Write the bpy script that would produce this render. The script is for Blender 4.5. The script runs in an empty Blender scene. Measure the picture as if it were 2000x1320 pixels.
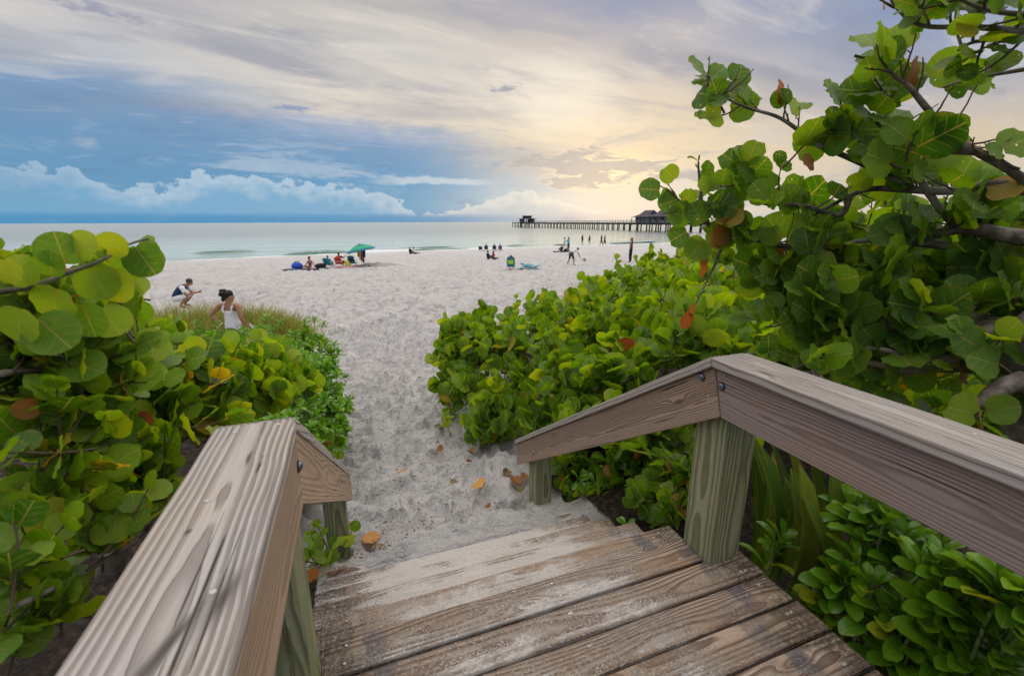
import bpy, bmesh, math, random
import numpy as np
from mathutils import Vector, Matrix, noise as mnoise
from mathutils.bvhtree import BVHTree

random.seed(7)
rng = np.random.default_rng(11)
SC = bpy.context.scene
COL = SC.collection
R = math.radians

# ----------------------------------------------------------------- camera
CAM = np.array([0.0, 0.0, 1.6])
FPX = 850.0                                     # focal length for a 2000 px wide picture
PITCH, YAW, ROLL = math.atan(226.5 / FPX), R(19.7), R(0.2)
_F0 = np.array([math.sin(YAW), math.cos(YAW), 0]); _R0 = np.array([math.cos(YAW), -math.sin(YAW), 0]); _U = np.array([0, 0, 1.0])
CF = _F0 * math.cos(PITCH) - _U * math.sin(PITCH)
_uc = _U * math.cos(PITCH) + _F0 * math.sin(PITCH)
CR = _R0 * math.cos(ROLL) - _uc * math.sin(ROLL)
CU = _uc * math.cos(ROLL) + _R0 * math.sin(ROLL)

cam_d = bpy.data.cameras.new('camera'); cam = bpy.data.objects.new('camera', cam_d); COL.objects.link(cam)
cam.matrix_world = Matrix(((CR[0], CU[0], -CF[0], CAM[0]), (CR[1], CU[1], -CF[1], CAM[1]), (CR[2], CU[2], -CF[2], CAM[2]), (0, 0, 0, 1)))
cam_d.sensor_width = 36.0; cam_d.lens = 36.0 * FPX / 2000.0
cam_d.clip_start = 0.02; cam_d.clip_end = 60000.0
cam_d.dof.use_dof = True; cam_d.dof.focus_distance = 3.6; cam_d.dof.aperture_fstop = 3.4
SC.camera = cam
SC.view_settings.view_transform = 'Standard'; SC.view_settings.look = 'None'
SC.view_settings.exposure = 0.0; SC.view_settings.gamma = 1.0; SC.view_settings.use_curve_mapping = False
SC.cycles.use_denoising = True
SC.cycles.max_bounces = 8; SC.cycles.diffuse_bounces = 4; SC.cycles.glossy_bounces = 3
SC.cycles.transmission_bounces = 4; SC.cycles.transparent_max_bounces = 4
SC.cycles.caustics_reflective = False; SC.cycles.caustics_refractive = False

def lin(*c):
    """sRGB 0-255 -> linear rgba"""
    o = []
    for v in c[:3]:
        v = v / 255.0
        o.append(v / 12.92 if v <= 0.04045 else ((v + 0.055) / 1.055) ** 2.4)
    return (o[0], o[1], o[2], 1.0)

# ----------------------------------------------------------------- node helpers
class G:
    """a small expression builder over a node tree"""
    def __init__(s, nt): s.nt = nt; s.x = 0
    def new(s, t, **kw):
        n = s.nt.nodes.new(t); s.x += 1; n.location = (s.x * 40, 0)
        for k, v in kw.items(): setattr(n, k, v)
        return n
    def link(s, a, b): s.nt.links.new(a, b)
    def put(s, sock, v):
        if isinstance(v, bpy.types.NodeSocket): s.link(v, sock)
        elif v is not None: sock.default_value = v
    def m(s, op, a, b=None, c=None, clamp=False):
        n = s.new('ShaderNodeMath', operation=op); n.use_clamp = clamp
        s.put(n.inputs[0], a); s.put(n.inputs[1], b); s.put(n.inputs[2], c)
        return n.outputs[0]
    def add(s, a, b): return s.m('ADD', a, b)
    def sub(s, a, b): return s.m('SUBTRACT', a, b)
    def mul(s, a, b, clamp=False): return s.m('MULTIPLY', a, b, clamp=clamp)
    def mad(s, a, b, c): return s.m('MULTIPLY_ADD', a, b, c)
    def sm(s, v, lo, hi, a=0.0, b=1.0, kind='SMOOTHSTEP'):
        n = s.new('ShaderNodeMapRange', interpolation_type=kind)
        s.put(n.inputs[0], v); s.put(n.inputs[1], lo); s.put(n.inputs[2], hi); s.put(n.inputs[3], a); s.put(n.inputs[4], b)
        return n.outputs[0]
    def ramp(s, f, stops, interp='LINEAR'):
        n = s.new('ShaderNodeValToRGB'); cr = n.color_ramp; cr.interpolation = interp
        while len(cr.elements) > 1: cr.elements.remove(cr.elements[-1])
        cr.elements[0].position = stops[0][0]; cr.elements[0].color = stops[0][1]
        for p, c in stops[1:]:
            e = cr.elements.new(p); e.color = c
        s.put(n.inputs[0], f); return n.outputs[0]
    def framp(s, f, pts, interp='LINEAR'):
        return s.ramp(f, [(p, (v, v, v, 1)) for p, v in pts], interp)
    def mix(s, f, a, b, mode='MIX'):
        n = s.new('ShaderNodeMix', data_type='RGBA', blend_type=mode)
        s.put(n.inputs[0], f); s.put(n.inputs[6], a); s.put(n.inputs[7], b); return n.outputs[2]
    def noise(s, vec, scale, detail=4, rough=0.55, dist=0.0, out=0, dim='3D', w=None):
        n = s.new('ShaderNodeTexNoise', noise_dimensions=dim)
        if vec is not None: s.put(n.inputs['Vector'], vec)
        n.inputs['Scale'].default_value = scale; n.inputs['Detail'].default_value = detail
        n.inputs['Roughness'].default_value = rough; n.inputs['Distortion'].default_value = dist
        return n.outputs[out]
    def comb(s, x, y, z):
        n = s.new('ShaderNodeCombineXYZ'); s.put(n.inputs[0], x); s.put(n.inputs[1], y); s.put(n.inputs[2], z); return n.outputs[0]
    def sep(s, v):
        n = s.new('ShaderNodeSeparateXYZ'); s.put(n.inputs[0], v); return n.outputs[0], n.outputs[1], n.outputs[2]
    def scl(s, v, sx, sy, sz, off=None):
        n = s.new('ShaderNodeVectorMath', operation='MULTIPLY'); s.put(n.inputs[0], v); n.inputs[1].default_value = (sx, sy, sz)
        if off is None: return n.outputs[0]
        k = s.new('ShaderNodeVectorMath', operation='ADD'); s.link(n.outputs[0], k.inputs[0]); s.put(k.inputs[1], off); return k.outputs[0]
    def bump(s, h, strength, dist, normal=None):
        n = s.new('ShaderNodeBump'); n.inputs['Strength'].default_value = strength; n.inputs['Distance'].default_value = dist
        s.put(n.inputs['Height'], h)
        if normal is not None: s.link(normal, n.inputs['Normal'])
        return n.outputs[0]

# ----------------------------------------------------------------- sky
SUN_AZ, SUN_EL = 10.5, 7.0                      # degrees right of the camera heading, above the horizon
def build_world():
    w = bpy.data.worlds.new('World'); SC.world = w; w.use_nodes = True
    nt = w.node_tree; nt.nodes.clear(); g = G(nt)
    out = g.new('ShaderNodeOutputWorld'); bg = g.new('ShaderNodeBackground'); g.link(bg.outputs[0], out.inputs[0])
    sky = g.new('ShaderNodeTexSky', sky_type='NISHITA'); sky.sun_disc = False
    sky.sun_elevation = R(SUN_EL); sky.sun_rotation = YAW + R(SUN_AZ); sky.air_density = 1.0; sky.dust_density = 1.5
    tc = g.new('ShaderNodeTexCoord')
    rot = g.new('ShaderNodeVectorRotate', rotation_type='Z_AXIS'); g.link(tc.outputs['Generated'], rot.inputs['Vector']); rot.inputs['Angle'].default_value = YAW
    d = rot.outputs[0]; dx, dy, dz = g.sep(d)
    az = g.mul(g.m('ARCTAN2', dx, dy), 57.29578)
    el = g.mul(g.m('ARCSINE', dz), 57.29578)
    elc = g.m('MAXIMUM', el, 0.0)
    # slow warps so that no layer has a clean edge
    av = g.comb(az, el, 0.0)
    w1 = g.sub(g.noise(g.scl(av, .045, .13, 1), 1.0, 6, .55), .5)
    w2 = g.sub(g.noise(g.scl(av, .16, .5, 1, (7, 3, 0)), 1.0, 6, .6), .5)
    # vertical colour profiles of the cloud sky at five bearings (t = elevation / 60)
    T = lambda e: min(1.0, e / 60.0)
    e_w = g.mad(w1, 5.0, g.mad(w2, 1.6, elc))
    t = g.m('DIVIDE', e_w, 60.0)
    top = [(T(32), lin(216, 215, 216)), (T(44), (1.28, 1.24, 1.19, 1)), (T(60), (2.05, 1.96, 1.84, 1))]   # overcast brightens towards the zenith; raised out of view to light the foreground
    # the sheet of high cloud ends on a diagonal: profile 1 slides along it
    A = g.ramp(t, [(T(0), lin(84, 154, 196)), (T(1.6), lin(108, 164, 200)), (T(4), lin(100, 154, 194)), (T(8.5), lin(110, 152, 191)), (T(12.4), lin(128, 158, 194)),
                   (T(14), lin(188, 193, 202)), (T(16), lin(208, 205, 203)), (T(18.5), lin(176, 174, 184))] + top)
    B = g.ramp(t, [(T(0), lin(86, 156, 198)), (T(2.5), lin(94, 161, 202)), (T(5.5), lin(94, 153, 197)), (T(8.5), lin(120, 157, 195)), (T(10), lin(168, 182, 206)), (T(11), lin(226, 216, 202)),
                   (T(14), lin(222, 214, 203)), (T(18), lin(214, 209, 202)), (T(22), lin(190, 186, 184))] + top)
    Cc = g.ramp(t, [(T(0), lin(150, 186, 208)), (T(2.5), lin(184, 203, 210)), (T(4.2), lin(170, 192, 206)), (T(6), lin(188, 186, 184)), (T(8), lin(196, 188, 176)), (T(9.8), lin(228, 212, 184)),
                    (T(13.4), lin(238, 227, 209)), (T(16), lin(232, 223, 210)), (T(19), lin(206, 196, 190)), (T(23), lin(168, 168, 184))] + top)
    Dd = g.ramp(t, [(T(0), lin(198, 206, 206)), (T(3), lin(206, 206, 200)), (T(5.2), lin(218, 208, 188)), (T(8), lin(228, 210, 180)), (T(11.5), lin(222, 207, 185)),
                    (T(15.5), lin(208, 198, 190)), (T(19.5), lin(178, 176, 186)), (T(23), lin(140, 152, 184))] + top)
    Ee = g.ramp(t, [(T(0), lin(206, 202, 192)), (T(3.5), lin(210, 200, 184)), (T(6.5), lin(222, 202, 172)), (T(10), lin(196, 188, 184)), (T(13.5), lin(164, 170, 190)),
                    (T(18), lin(136, 152, 186))] + top)
    azw = g.mad(w1, 7.0, az)
    c = g.mix(g.sm(azw, -42, -18), A, B)
    c = g.mix(g.sm(azw, -14, 5), c, Cc)
    c = g.mix(g.sm(azw, 4, 15), c, Dd)
    c = g.mix(g.sm(azw, 16, 40), c, Ee)
    # behind the camera: the same sheet, grey, with the zenith raised alike
    back = g.ramp(g.m('DIVIDE', elc, 60.0), [(0, lin(126, 142, 166)), (T(10), lin(146, 156, 176)), (T(28), lin(190, 192, 198)), (T(44), (1.06, 1.05, 1.03, 1)), (1, (2.05, 1.96, 1.84, 1))])
    c = g.mix(g.sm(g.m('ABSOLUTE', az), 65, 130), c, back)
    # streaks of the altostratus sheet, seen in perspective
    pz = g.m('DIVIDE', 1.0, g.add(g.m('MAXIMUM', dz, 0.0), 0.10))
    u, v = g.mul(dx, pz), g.mul(dy, pz)
    ca, sa = math.cos(R(28)), math.sin(R(28))
    pu, pv = g.mad(u, ca, g.mul(v, sa)), g.mad(v, ca, g.mul(u, -sa))
    st = g.noise(g.comb(g.mul(pu, .55), g.mul(pv, 1.9), .3), 1.0, 8, .55, .6)
    stm = g.sm(elc, 7, 15)
    st2 = g.noise(g.comb(g.mul(pu, 1.5), g.mul(pv, 4.2), 3.3), 1.0, 8, .6, .8)
    c = g.mix(g.mul(g.sm(st, .48, .68), g.mul(stm, .70)), c, lin(148, 152, 170))
    c = g.mix(g.mul(g.sm(st, .47, .28), g.mul(stm, .50)), c, lin(242, 233, 219))
    c = g.mix(g.mul(g.sm(st2, .52, .72), g.mul(g.sm(elc, 5, 11), .40)), c, lin(146, 152, 172))
    c = g.mix(g.mul(g.sm(st2, .47, .30), g.mul(g.sm(elc, 5, 11), .30)), c, lin(242, 234, 221))
    # soft lumps lower down
    lump = g.noise(g.comb(g.mul(az, .09), g.mul(el, .33), 2.2), 1.0, 8, .6, .4)
    c = g.mix(g.mul(g.sm(lump, .52, .70), g.mul(g.sm(elc, 15, 6), .66)), c, lin(98, 138, 180))
    c = g.mix(g.mul(g.sm(lump, .46, .3), g.mul(g.sm(elc, 14, 6), .42)), c, lin(198, 206, 214))
    # white mid-level shreds above the cumulus
    def gauss(a0, e0, sa_, se_, k=1.0):
        p = g.m('DIVIDE', g.sub(az, a0), sa_); q = g.m('DIVIDE', g.sub(el, e0), se_)
        return g.m('EXPONENT', g.mul(g.mad(p, p, g.mul(q, q)), -k))
    shred = g.noise(g.comb(g.mul(az, .22), g.mul(el, 1.25), 5.0), 1.0, 9, .62, .5)
    sreg = g.add(g.add(gauss(-26, 7.6, 7, 1.1), gauss(-20, 5.6, 9, .8)), gauss(-28, 5.8, 8, .9))
    c = g.mix(g.mul(g.sm(g.mad(sreg, .26, shred), .62, .86), .58), c, lin(182, 200, 218))
    # the long lens cloud
    q = g.sub(el, g.mad(w2, 1.2, 4.75))
    lens = g.mul(g.sm(g.m('ABSOLUTE', g.sub(az, -9.3)), 9.0, 3.5), g.sm(g.m('ABSOLUTE', g.mad(g.noise(g.comb(g.mul(az, .5), 0.0, 1.0), 1.0, 4), -.8, g.add(q, .35))), .55, .22))
    c = g.mix(g.mul(lens, .75), c, lin(196, 212, 224))
    # distant rain shaft veil left of the sun
    c = g.mix(g.mul(gauss(2.0, 5.0, 3.6, 3.8), .45), c, lin(158, 180, 202))
    # cumulus along the horizon
    fb = g.noise(g.comb(g.mul(az, .34), g.mul(el, .95), 1.7), 1.0, 9, .6)
    def cumulus(prof, amp, seed):
        f = g.m('DIVIDE', g.add(az, 60.0), 120.0)
        p = g.mul(g.framp(f, [((a + 60) / 120, h / 10.0) for a, h in prof], 'B_SPLINE'), 10.0)
        bill = g.noise(g.comb(g.mul(az, .42), g.mul(el, .62), seed), 1.0, 10, .58)
        fine = g.noise(g.comb(g.mul(az, 1.5), g.mul(el, 1.7), seed + 4), 1.0, 6, .6)
        vor = g.new('ShaderNodeTexVoronoi', feature='SMOOTH_F1', voronoi_dimensions='2D'); g.link(g.comb(g.mul(az, .62), g.mul(el, .75), 0), vor.inputs['Vector']); vor.inputs['Scale'].default_value = 1.0
        puff = g.mul(g.sub(.45, vor.outputs['Distance']), amp * .42)
        hgt = g.add(puff, g.sub(g.mad(g.sub(bill, .5), amp, g.mad(g.sub(fine, .5), amp * .36, p)), el))
        return hgt
    h1 = cumulus([(-60, 4.5), (-47, 4.9), (-43, 4.8), (-40, 2.9), (-36, 3.6), (-33, 5.4), (-29, 4.7), (-25, 4.3), (-22.5, 4.1), (-19, 3.9), (-16, 3.5), (-13.6, 2.2), (-12, .3), (-6, .2), (60, 0)], 3.4, 3.1)
    m1 = g.mul(g.sm(h1, 0.0, .30), g.sm(el, .35, 1.15))
    cc1 = g.mix(g.sm(h1, .2, 2.6), lin(178, 202, 222), lin(122, 174, 210))
    cc1 = g.mix(g.mul(g.sm(fb, .5, .66), .35), cc1, lin(128, 176, 212))
    c = g.mix(g.mul(m1, g.sm(az, -52, -34, .45, .93)), c, cc1)
    h2 = cumulus([(-60, 0), (-14, .1), (-12, 1.0), (-8, 1.2), (-5, 1.9), (-3.5, 2.4), (-1.5, 2.9), (.5, 3.9), (2.2, 3.7), (4, 3.2), (6, 2.7), (10, 1.6), (16, .5), (60, 0)], 2.6, 8.7)
    m2 = g.mul(g.sm(h2, 0.0, .35), g.sm(el, .35, 1.2))
    cc2 = g.mix(g.sm(h2, .15, 2.0), lin(206, 214, 218), lin(158, 188, 208))
    c = g.mix(g.mul(m2, .80), c, cc2)
    # low dark bank on the horizon
    c = g.mix(g.mul(g.sm(el, 1.2, .5), g.sm(az, 10, -12, .12, .7)), c, lin(78, 148, 196))
    # small dark scud
    scud = g.noise(g.comb(g.mul(az, .7), g.mul(el, 2.4), 9.1), 1.0, 7, .6, .6)
    def wisp(a0, e0, sa_, se_, tilt, k, col):
        p = g.m('DIVIDE', g.sub(az, a0), sa_); q_ = g.m('DIVIDE', g.sub(g.sub(el, e0), g.mul(g.sub(az, a0), tilt)), se_)
        ga = g.m('EXPONENT', g.mul(g.mad(p, p, g.mul(q_, q_)), -1.0))
        return g.mul(g.sm(g.mad(ga, .42, scud), .68, .98), k * .9), col
    for a0, e0, sa_, se_, tl, k, col in ((-24.6, 11.85, 3.2, .5, .06, .85, (128, 150, 188)), (-0.6, 14.9, 2.6, .6, .12, .9, (120, 138, 170)), (-13.5, 14.6, 3.0, .5, -.10, .45, (160, 164, 180)),
                                         (-2.5, 16.9, 1.6, .6, 0, .4, (176, 172, 176)), (-40, 17.6, 6, .7, -.05, .6, (126, 134, 166))):
        f, cl = wisp(a0, e0, sa_, se_, tl, k, col); c = g.mix(f, c, lin(*cl))
    # glow of the veiled sun and the ragged cloud in front of it
    gl = gauss(6.5, 13.3, 6.5, 3.4)
    c = g.mix(g.mul(gl, .36), c, lin(252, 243, 226))
    gl2 = gauss(SUN_AZ + 2.0, SUN_EL - .6, 4.4, 1.4)
    c = g.mix(g.mul(gl2, .72), c, lin(254, 228, 172))
    rag = g.noise(g.comb(g.mul(az, .34), g.mul(el, 1.25), 4.4), 1.0, 9, .62, .7)
    rreg = g.add(gauss(6.0, 7.4, 7.5, 1.2), g.add(gauss(13.5, 6.3, 7.0, .8), g.add(gauss(9, 4.6, 6.0, 1.0), gauss(22, 5.0, 6.0, .6))))
    rm = g.sm(g.mad(rreg, .40, rag), .66, .84)
    c = g.mix(g.mul(rm, .85), c, lin(158, 164, 174))
    edge = g.mul(g.sm(g.mad(rreg, .36, rag), .60, .69), g.sm(g.mad(rreg, .36, rag), .80, .69))
    c = g.mix(g.mul(g.mul(edge, gauss(SUN_AZ, 5.6, 5.5, 2.0)), .95), c, lin(255, 240, 200))
    # the clear air itself shows a little through the clouds
    k = g.new('ShaderNodeVectorMath', operation='SCALE'); g.link(c, k.inputs[0]); k.inputs['Scale'].default_value = 10.0
    fin = g.mix(0.06, k.outputs[0], sky.outputs[0])
    # below the horizon (never seen: sea and land cover it)
    fin = g.mix(g.sm(el, -0.6, -3.0), fin, (3.0, 3.2, 3.4, 1))
    g.link(fin, bg.inputs[0]); bg.inputs[1].default_value = 0.1
    w.cycles.sampling_method = 'MANUAL'; w.cycles.sample_map_resolution = 512
build_world()

sun_d = bpy.data.lights.new('sun', 'SUN'); sun = bpy.data.objects.new('sun', sun_d); COL.objects.link(sun)
sun_d.energy = 1.5; sun_d.angle = R(125); sun_d.color = (1.0, 0.90, 0.76)
_sa = YAW + R(SUN_AZ); _sd = Vector((math.sin(_sa) * math.cos(R(SUN_EL)), math.cos(_sa) * math.cos(R(SUN_EL)), math.sin(R(SUN_EL))))
sun.rotation_euler = _sd.to_track_quat('Z', 'Y').to_euler(); sun.location = (0, 20, 12)

# ----------------------------------------------------------------- object helpers
def tag(o, label=None, cat=None, group=None, kind=None):
    if label: o['label'] = label
    if cat: o['category'] = cat
    if group: o['group'] = group
    if kind: o['kind'] = kind
    return o
def link(o, parent=None):
    COL.objects.link(o)
    if parent is not None: o.parent = parent
    return o
def empty(name, loc, rz=0.0, label=None, cat=None, group=None):
    o = bpy.data.objects.new(name, None); o.empty_display_size = .1; o.location = loc; o.rotation_euler = (0, 0, rz)
    link(o); return tag(o, label, cat, group)
def mesh_obj(name, me, parent=None, mat=None):
    if mat is not None and not me.materials: me.materials.append(mat)
    return link(bpy.data.objects.new(name, me), parent)
def arrays_mesh(name, verts, tris, mat=None, uv=None, hue=None, smooth=True, quads=None):
    verts = np.asarray(verts, np.float32).reshape(-1, 3)
    f = np.asarray(tris if quads is None else quads, np.int32); k = f.shape[1]
    me = bpy.data.meshes.new(name)
    me.vertices.add(len(verts)); me.vertices.foreach_set('co', verts.ravel())
    me.loops.add(f.size); me.loops.foreach_set('vertex_index', f.ravel())
    me.polygons.add(len(f)); me.polygons.foreach_set('loop_start', np.arange(0, f.size, k, dtype=np.int32))
    if smooth: me.polygons.foreach_set('use_smooth', np.ones(len(f), bool))
    if uv is not None:
        l = me.uv_layers.new(name='UVMap'); l.data.foreach_set('uv', np.asarray(uv, np.float32)[f.ravel()].ravel())
    if hue is not None:
        for nm, arr in (hue.items() if isinstance(hue, dict) else [('hue', hue)]):
            a = me.attributes.new(nm, 'FLOAT', 'POINT'); a.data.foreach_set('value', np.asarray(arr, np.float32))
    me.update(calc_edges=True)
    if mat is not None: me.materials.append(mat)
    return me
class MB:
    """collects simple shapes into one mesh"""
    def __init__(s): s.bm = bmesh.new()
    def box(s, x0, x1, y0, y1, z0, z1, M=None):
        v = [s.bm.verts.new(Vector(p) if M is None else M @ Vector(p)) for p in
             ((x0, y0, z0), (x1, y0, z0), (x1, y1, z0), (x0, y1, z0), (x0, y0, z1), (x1, y0, z1), (x1, y1, z1), (x0, y1, z1))]
        for f in ((0, 3, 2, 1), (4, 5, 6, 7), (0, 1, 5, 4), (1, 2, 6, 5), (2, 3, 7, 6), (3, 0, 4, 7)): s.bm.faces.new([v[i] for i in f])
        return s
    def tube(s, pts, r, n=6, cap=True):
        pts = [Vector(p) for p in pts]; rr = r if isinstance(r, (list, tuple)) else [r] * len(pts)
        rings = []; ref = None
        for i, p in enumerate(pts):
            d = (pts[min(i + 1, len(pts) - 1)] - pts[max(i - 1, 0)])
            d = d.normalized() if d.length > 1e-9 else Vector((0, 0, 1))
            if ref is None: ref = Vector((0, 0, 1)) if abs(d.z) < .9 else Vector((1, 0, 0))
            a = d.cross(ref).normalized(); b = d.cross(a); ref = -b if False else ref
            rings.append([s.bm.verts.new(p + (a * math.cos(k * 2 * math.pi / n) + b * math.sin(k * 2 * math.pi / n)) * rr[i]) for k in range(n)])
        for i in range(len(rings) - 1):
            for k in range(n): s.bm.faces.new((rings[i][k], rings[i][(k + 1) % n], rings[i + 1][(k + 1) % n], rings[i + 1][k]))
        if cap: s.bm.faces.new(rings[0][::-1]); s.bm.faces.new(rings[-1])
        return s
    def poly(s, pts, both=False):
        v = [s.bm.verts.new(Vector(p)) for p in pts]; s.bm.faces.new(v); return s
    def prism(s, pts, off):
        """extrude polygon pts by vector off"""
        off = Vector(off); a = [s.bm.verts.new(Vector(p)) for p in pts]; b = [s.bm.verts.new(Vector(p) + off) for p in pts]
        n = len(pts); s.bm.faces.new(a[::-1]); s.bm.faces.new(b)
        for i in range(n): s.bm.faces.new((a[i], a[(i + 1) % n], b[(i + 1) % n], b[i]))
        return s
    def ball(s, c, r, sub=2, sq=(1, 1, 1), M=None):
        mm = Matrix.Translation(c) @ Matrix.Diagonal((r * sq[0], r * sq[1], r * sq[2], 1))
        if M is not None: mm = mm @ M
        bmesh.ops.create_icosphere(s.bm, subdivisions=sub, radius=1.0, matrix=mm); return s
    def mesh(s, name, mat=None, smooth=False, bevel=0.0):
        bmesh.ops.recalc_face_normals(s.bm, faces=s.bm.faces)
        if bevel: bmesh.ops.bevel(s.bm, geom=list(s.bm.edges), offset=bevel, segments=2, profile=.6, affect='EDGES', clamp_overlap=True)
        me = bpy.data.meshes.new(name); s.bm.to_mesh(me); s.bm.free()
        if smooth: me.polygons.foreach_set('use_smooth', np.ones(len(me.polygons), bool))
        if mat is not None: me.materials.append(mat)
        return me
    def build(s, name, mat=None, parent=None, smooth=False, bevel=0.0):
        return mesh_obj(name, s.mesh(name, mat, smooth, bevel), parent)

def ray(px, py): return CF + CR * ((px - 1000) / FPX) - CU * ((py - 660) / FPX)
def P(px, py, dist):
    """the point at a level distance from the camera, in the direction of a picture point"""
    d = ray(px, py); return Vector(CAM + d * (dist / math.hypot(d[0], d[1])))
def Z(px, py, z):
    d = ray(px, py); return Vector(CAM + d * ((z - CAM[2]) / d[2]))

# ----------------------------------------------------------------- materials
MATS = {}
def mat_new(name):
    m = bpy.data.materials.new(name); m.use_nodes = True; nt = m.node_tree; nt.nodes.clear()
    g = G(nt); out = g.new('ShaderNodeOutputMaterial'); b = g.new('ShaderNodeBsdfPrincipled'); g.link(b.outputs[0], out.inputs[0])
    MATS[name] = m; return m, g, b, out
def simple(name, col, rough=.7, var=.12, scale=30.0, spec=.4, bump=0.0, metal=0.0, trans=0.0):
    if name in MATS: return MATS[name]
    m, g, b, out = mat_new(name)
    tc = g.new('ShaderNodeTexCoord')
    n = g.noise(tc.outputs['Object'], scale, 5, .6)
    f = g.mad(n, 2 * var, 1 - var)
    k = g.new('ShaderNodeVectorMath', operation='SCALE'); k.inputs[0].default_value = col[:3]; g.link(f, k.inputs['Scale'])
    g.link(k.outputs[0], b.inputs['Base Color']); b.inputs['Roughness'].default_value = rough; b.inputs['Specular IOR Level'].default_value = spec
    b.inputs['Metallic'].default_value = metal
    if bump: g.link(g.bump(n, bump, .01), b.inputs['Normal'])
    if trans:
        t = g.new('ShaderNodeBsdfTranslucent'); g.link(k.outputs[0], t.inputs[0]); mx = g.new('ShaderNodeMixShader'); mx.inputs[0].default_value = trans
        g.link(b.outputs[0], mx.inputs[1]); g.link(t.outputs[0], mx.inputs[2]); g.link(mx.outputs[0], out.inputs[0])
    return m

def leaf_mat(name, stops, rough=.42, trans=.46, holes=0.0, vein=(.40, .42, .12), red=.6, spec=.30, side=4.6, mott=.25, veinw=.024):
    m, g, b, out = mat_new(name)
    oi = g.new('ShaderNodeObjectInfo'); at = g.new('ShaderNodeAttribute', attribute_name='hue')
    h = g.m('FRACT', g.add(at.outputs['Fac'], oi.outputs['Random']))
    tc = g.new('ShaderNodeTexCoord'); x, y, _ = g.sep(tc.outputs['UV'])
    col = g.ramp(h, [(p, (c[0], c[1], c[2], 1)) for p, c in stops])
    seed = g.comb(g.mul(h, 37.0), g.mul(h, 91.0), 0.0)
    va = g.new('ShaderNodeVectorMath', operation='ADD'); g.link(tc.outputs['UV'], va.inputs[0]); g.link(seed, va.inputs[1])
    n = g.noise(va.outputs[0], 3.2, 5, .62)
    col = g.mix(g.mul(g.sm(n, .48, .75), mott), col, (stops[-1][1][0] * 1.1, stops[-1][1][1] * 1.0, stops[-1][1][2], 1))
    spots = g.noise(va.outputs[0], 11.0, 2, .5)
    col = g.mix(g.mul(g.sm(spots, .66, .72), .75), col, (.13, .07, .02, 1))
    ed_ = g.m('SQRT', g.mad(x, x, g.mul(g.sub(y, .45), g.sub(y, .45))))
    col = g.mix(g.mul(g.mul(g.sm(ed_, .40, .50), g.sm(n, .5, .62)), mott * 1.6), col, (.34, .26, .03, 1))
    ax = g.m('ABSOLUTE', x)
    mid = g.sm(ax, veinw, veinw * .35)
    # side veins leave the midrib at an angle and curve towards the tip
    q = g.m('FRACT', g.mul(g.sub(y, g.mad(ax, .75, g.mul(g.mul(ax, ax), -.55))), side))
    sv = g.mul(g.sm(g.m('ABSOLUTE', g.sub(q, .5)), .07, .02), g.sm(ax, .46, .25))
    vm = g.m('MAXIMUM', mid, g.mul(sv, .55))
    vcol = g.mix(g.mul(g.sm(y, .55, .05), red), (vein[0], vein[1], vein[2], 1), (.28, .07, .03, 1))
    col = g.mix(g.mul(vm, .92), col, vcol)
    # lighter under side
    geo = g.new('ShaderNodeNewGeometry')
    col2 = g.mix(g.mul(geo.outputs['Backfacing'], .30), col, (.20, .26, .10, 1))
    g.link(col2, b.inputs['Base Color']); b.inputs['Roughness'].default_value = rough; b.inputs['Specular IOR Level'].default_value = spec
    g.link(g.bump(g.mad(n, .35, g.mul(vm, -.5)), .35, .006), b.inputs['Normal'])
    t = g.new('ShaderNodeBsdfTranslucent'); g.link(g.mix(1.0, col, (2.1, 1.75, .5, 1), 'MULTIPLY'), t.inputs[0])
    mx = g.new('ShaderNodeMixShader'); mx.inputs[0].default_value = trans
    g.link(b.outputs[0], mx.inputs[1]); g.link(t.outputs[0], mx.inputs[2]); g.link(mx.outputs[0], out.inputs[0])
    if holes:
        tp = g.new('ShaderNodeBsdfTransparent'); m2 = g.new('ShaderNodeMixShader'); hn = g.noise(va.outputs[0], 7.0, 2, .5)
        g.link(g.mul(g.m('GREATER_THAN', hn, holes), g.sm(n, .40, .42)), m2.inputs[0]); g.link(mx.outputs[0], m2.inputs[1]); g.link(tp.outputs[0], m2.inputs[2]); g.link(m2.outputs[0], out.inputs[0])
    return m
GRAPE = [(0, (.044, .140, .006)), (.25, (.102, .250, .006)), (.6, (.175, .345, .007)), (.88, (.25, .41, .009)), (1, (.35, .45, .015))]
M_GRAPE = leaf_mat('sea_grape_leaf', GRAPE)
M_GRAPE_D = leaf_mat('sea_grape_leaf_tree', [(0, (.042, .140, .010)), (.4, (.090, .225, .010)), (.8, (.155, .310, .011)), (1, (.24, .38, .014))], vein=(.42, .42, .12), trans=.52, holes=.715)
M_YELLOW = leaf_mat('yellowed_leaf', [(0, (.45, .26, .012)), (.5, (.50, .36, .02)), (1, (.36, .38, .03))], red=.3)
M_DEAD = leaf_mat('dead_leaf', [(0, (.24, .05, .02)), (.4, (.42, .10, .025)), (.75, (.50, .20, .04)), (1, (.30, .12, .05))], rough=.6, trans=.32, vein=(.30, .14, .06), red=.2, spec=.25)
M_ORANGE = leaf_mat('orange_fallen_leaf', [(0, (.52, .16, .02)), (1, (.58, .24, .03))], rough=.5, trans=.12, vein=(.6, .35, .10), red=.1, spec=.3)
M_BROWNLEAF = leaf_mat('brown_fallen_leaf', [(0, (.10, .045, .03)), (.5, (.17, .06, .035)), (1, (.24, .11, .055))], rough=.65, trans=.05, vein=(.2, .1, .06), red=.1, spec=.2)
M_NAUP = leaf_mat('naupaka_leaf', [(0, (.07, .21, .010)), (.5, (.12, .31, .012)), (1, (.21, .42, .016))], rough=.30, trans=.30, vein=(.22, .36, .06), red=0, spec=.5, side=.01, mott=.18)
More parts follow.
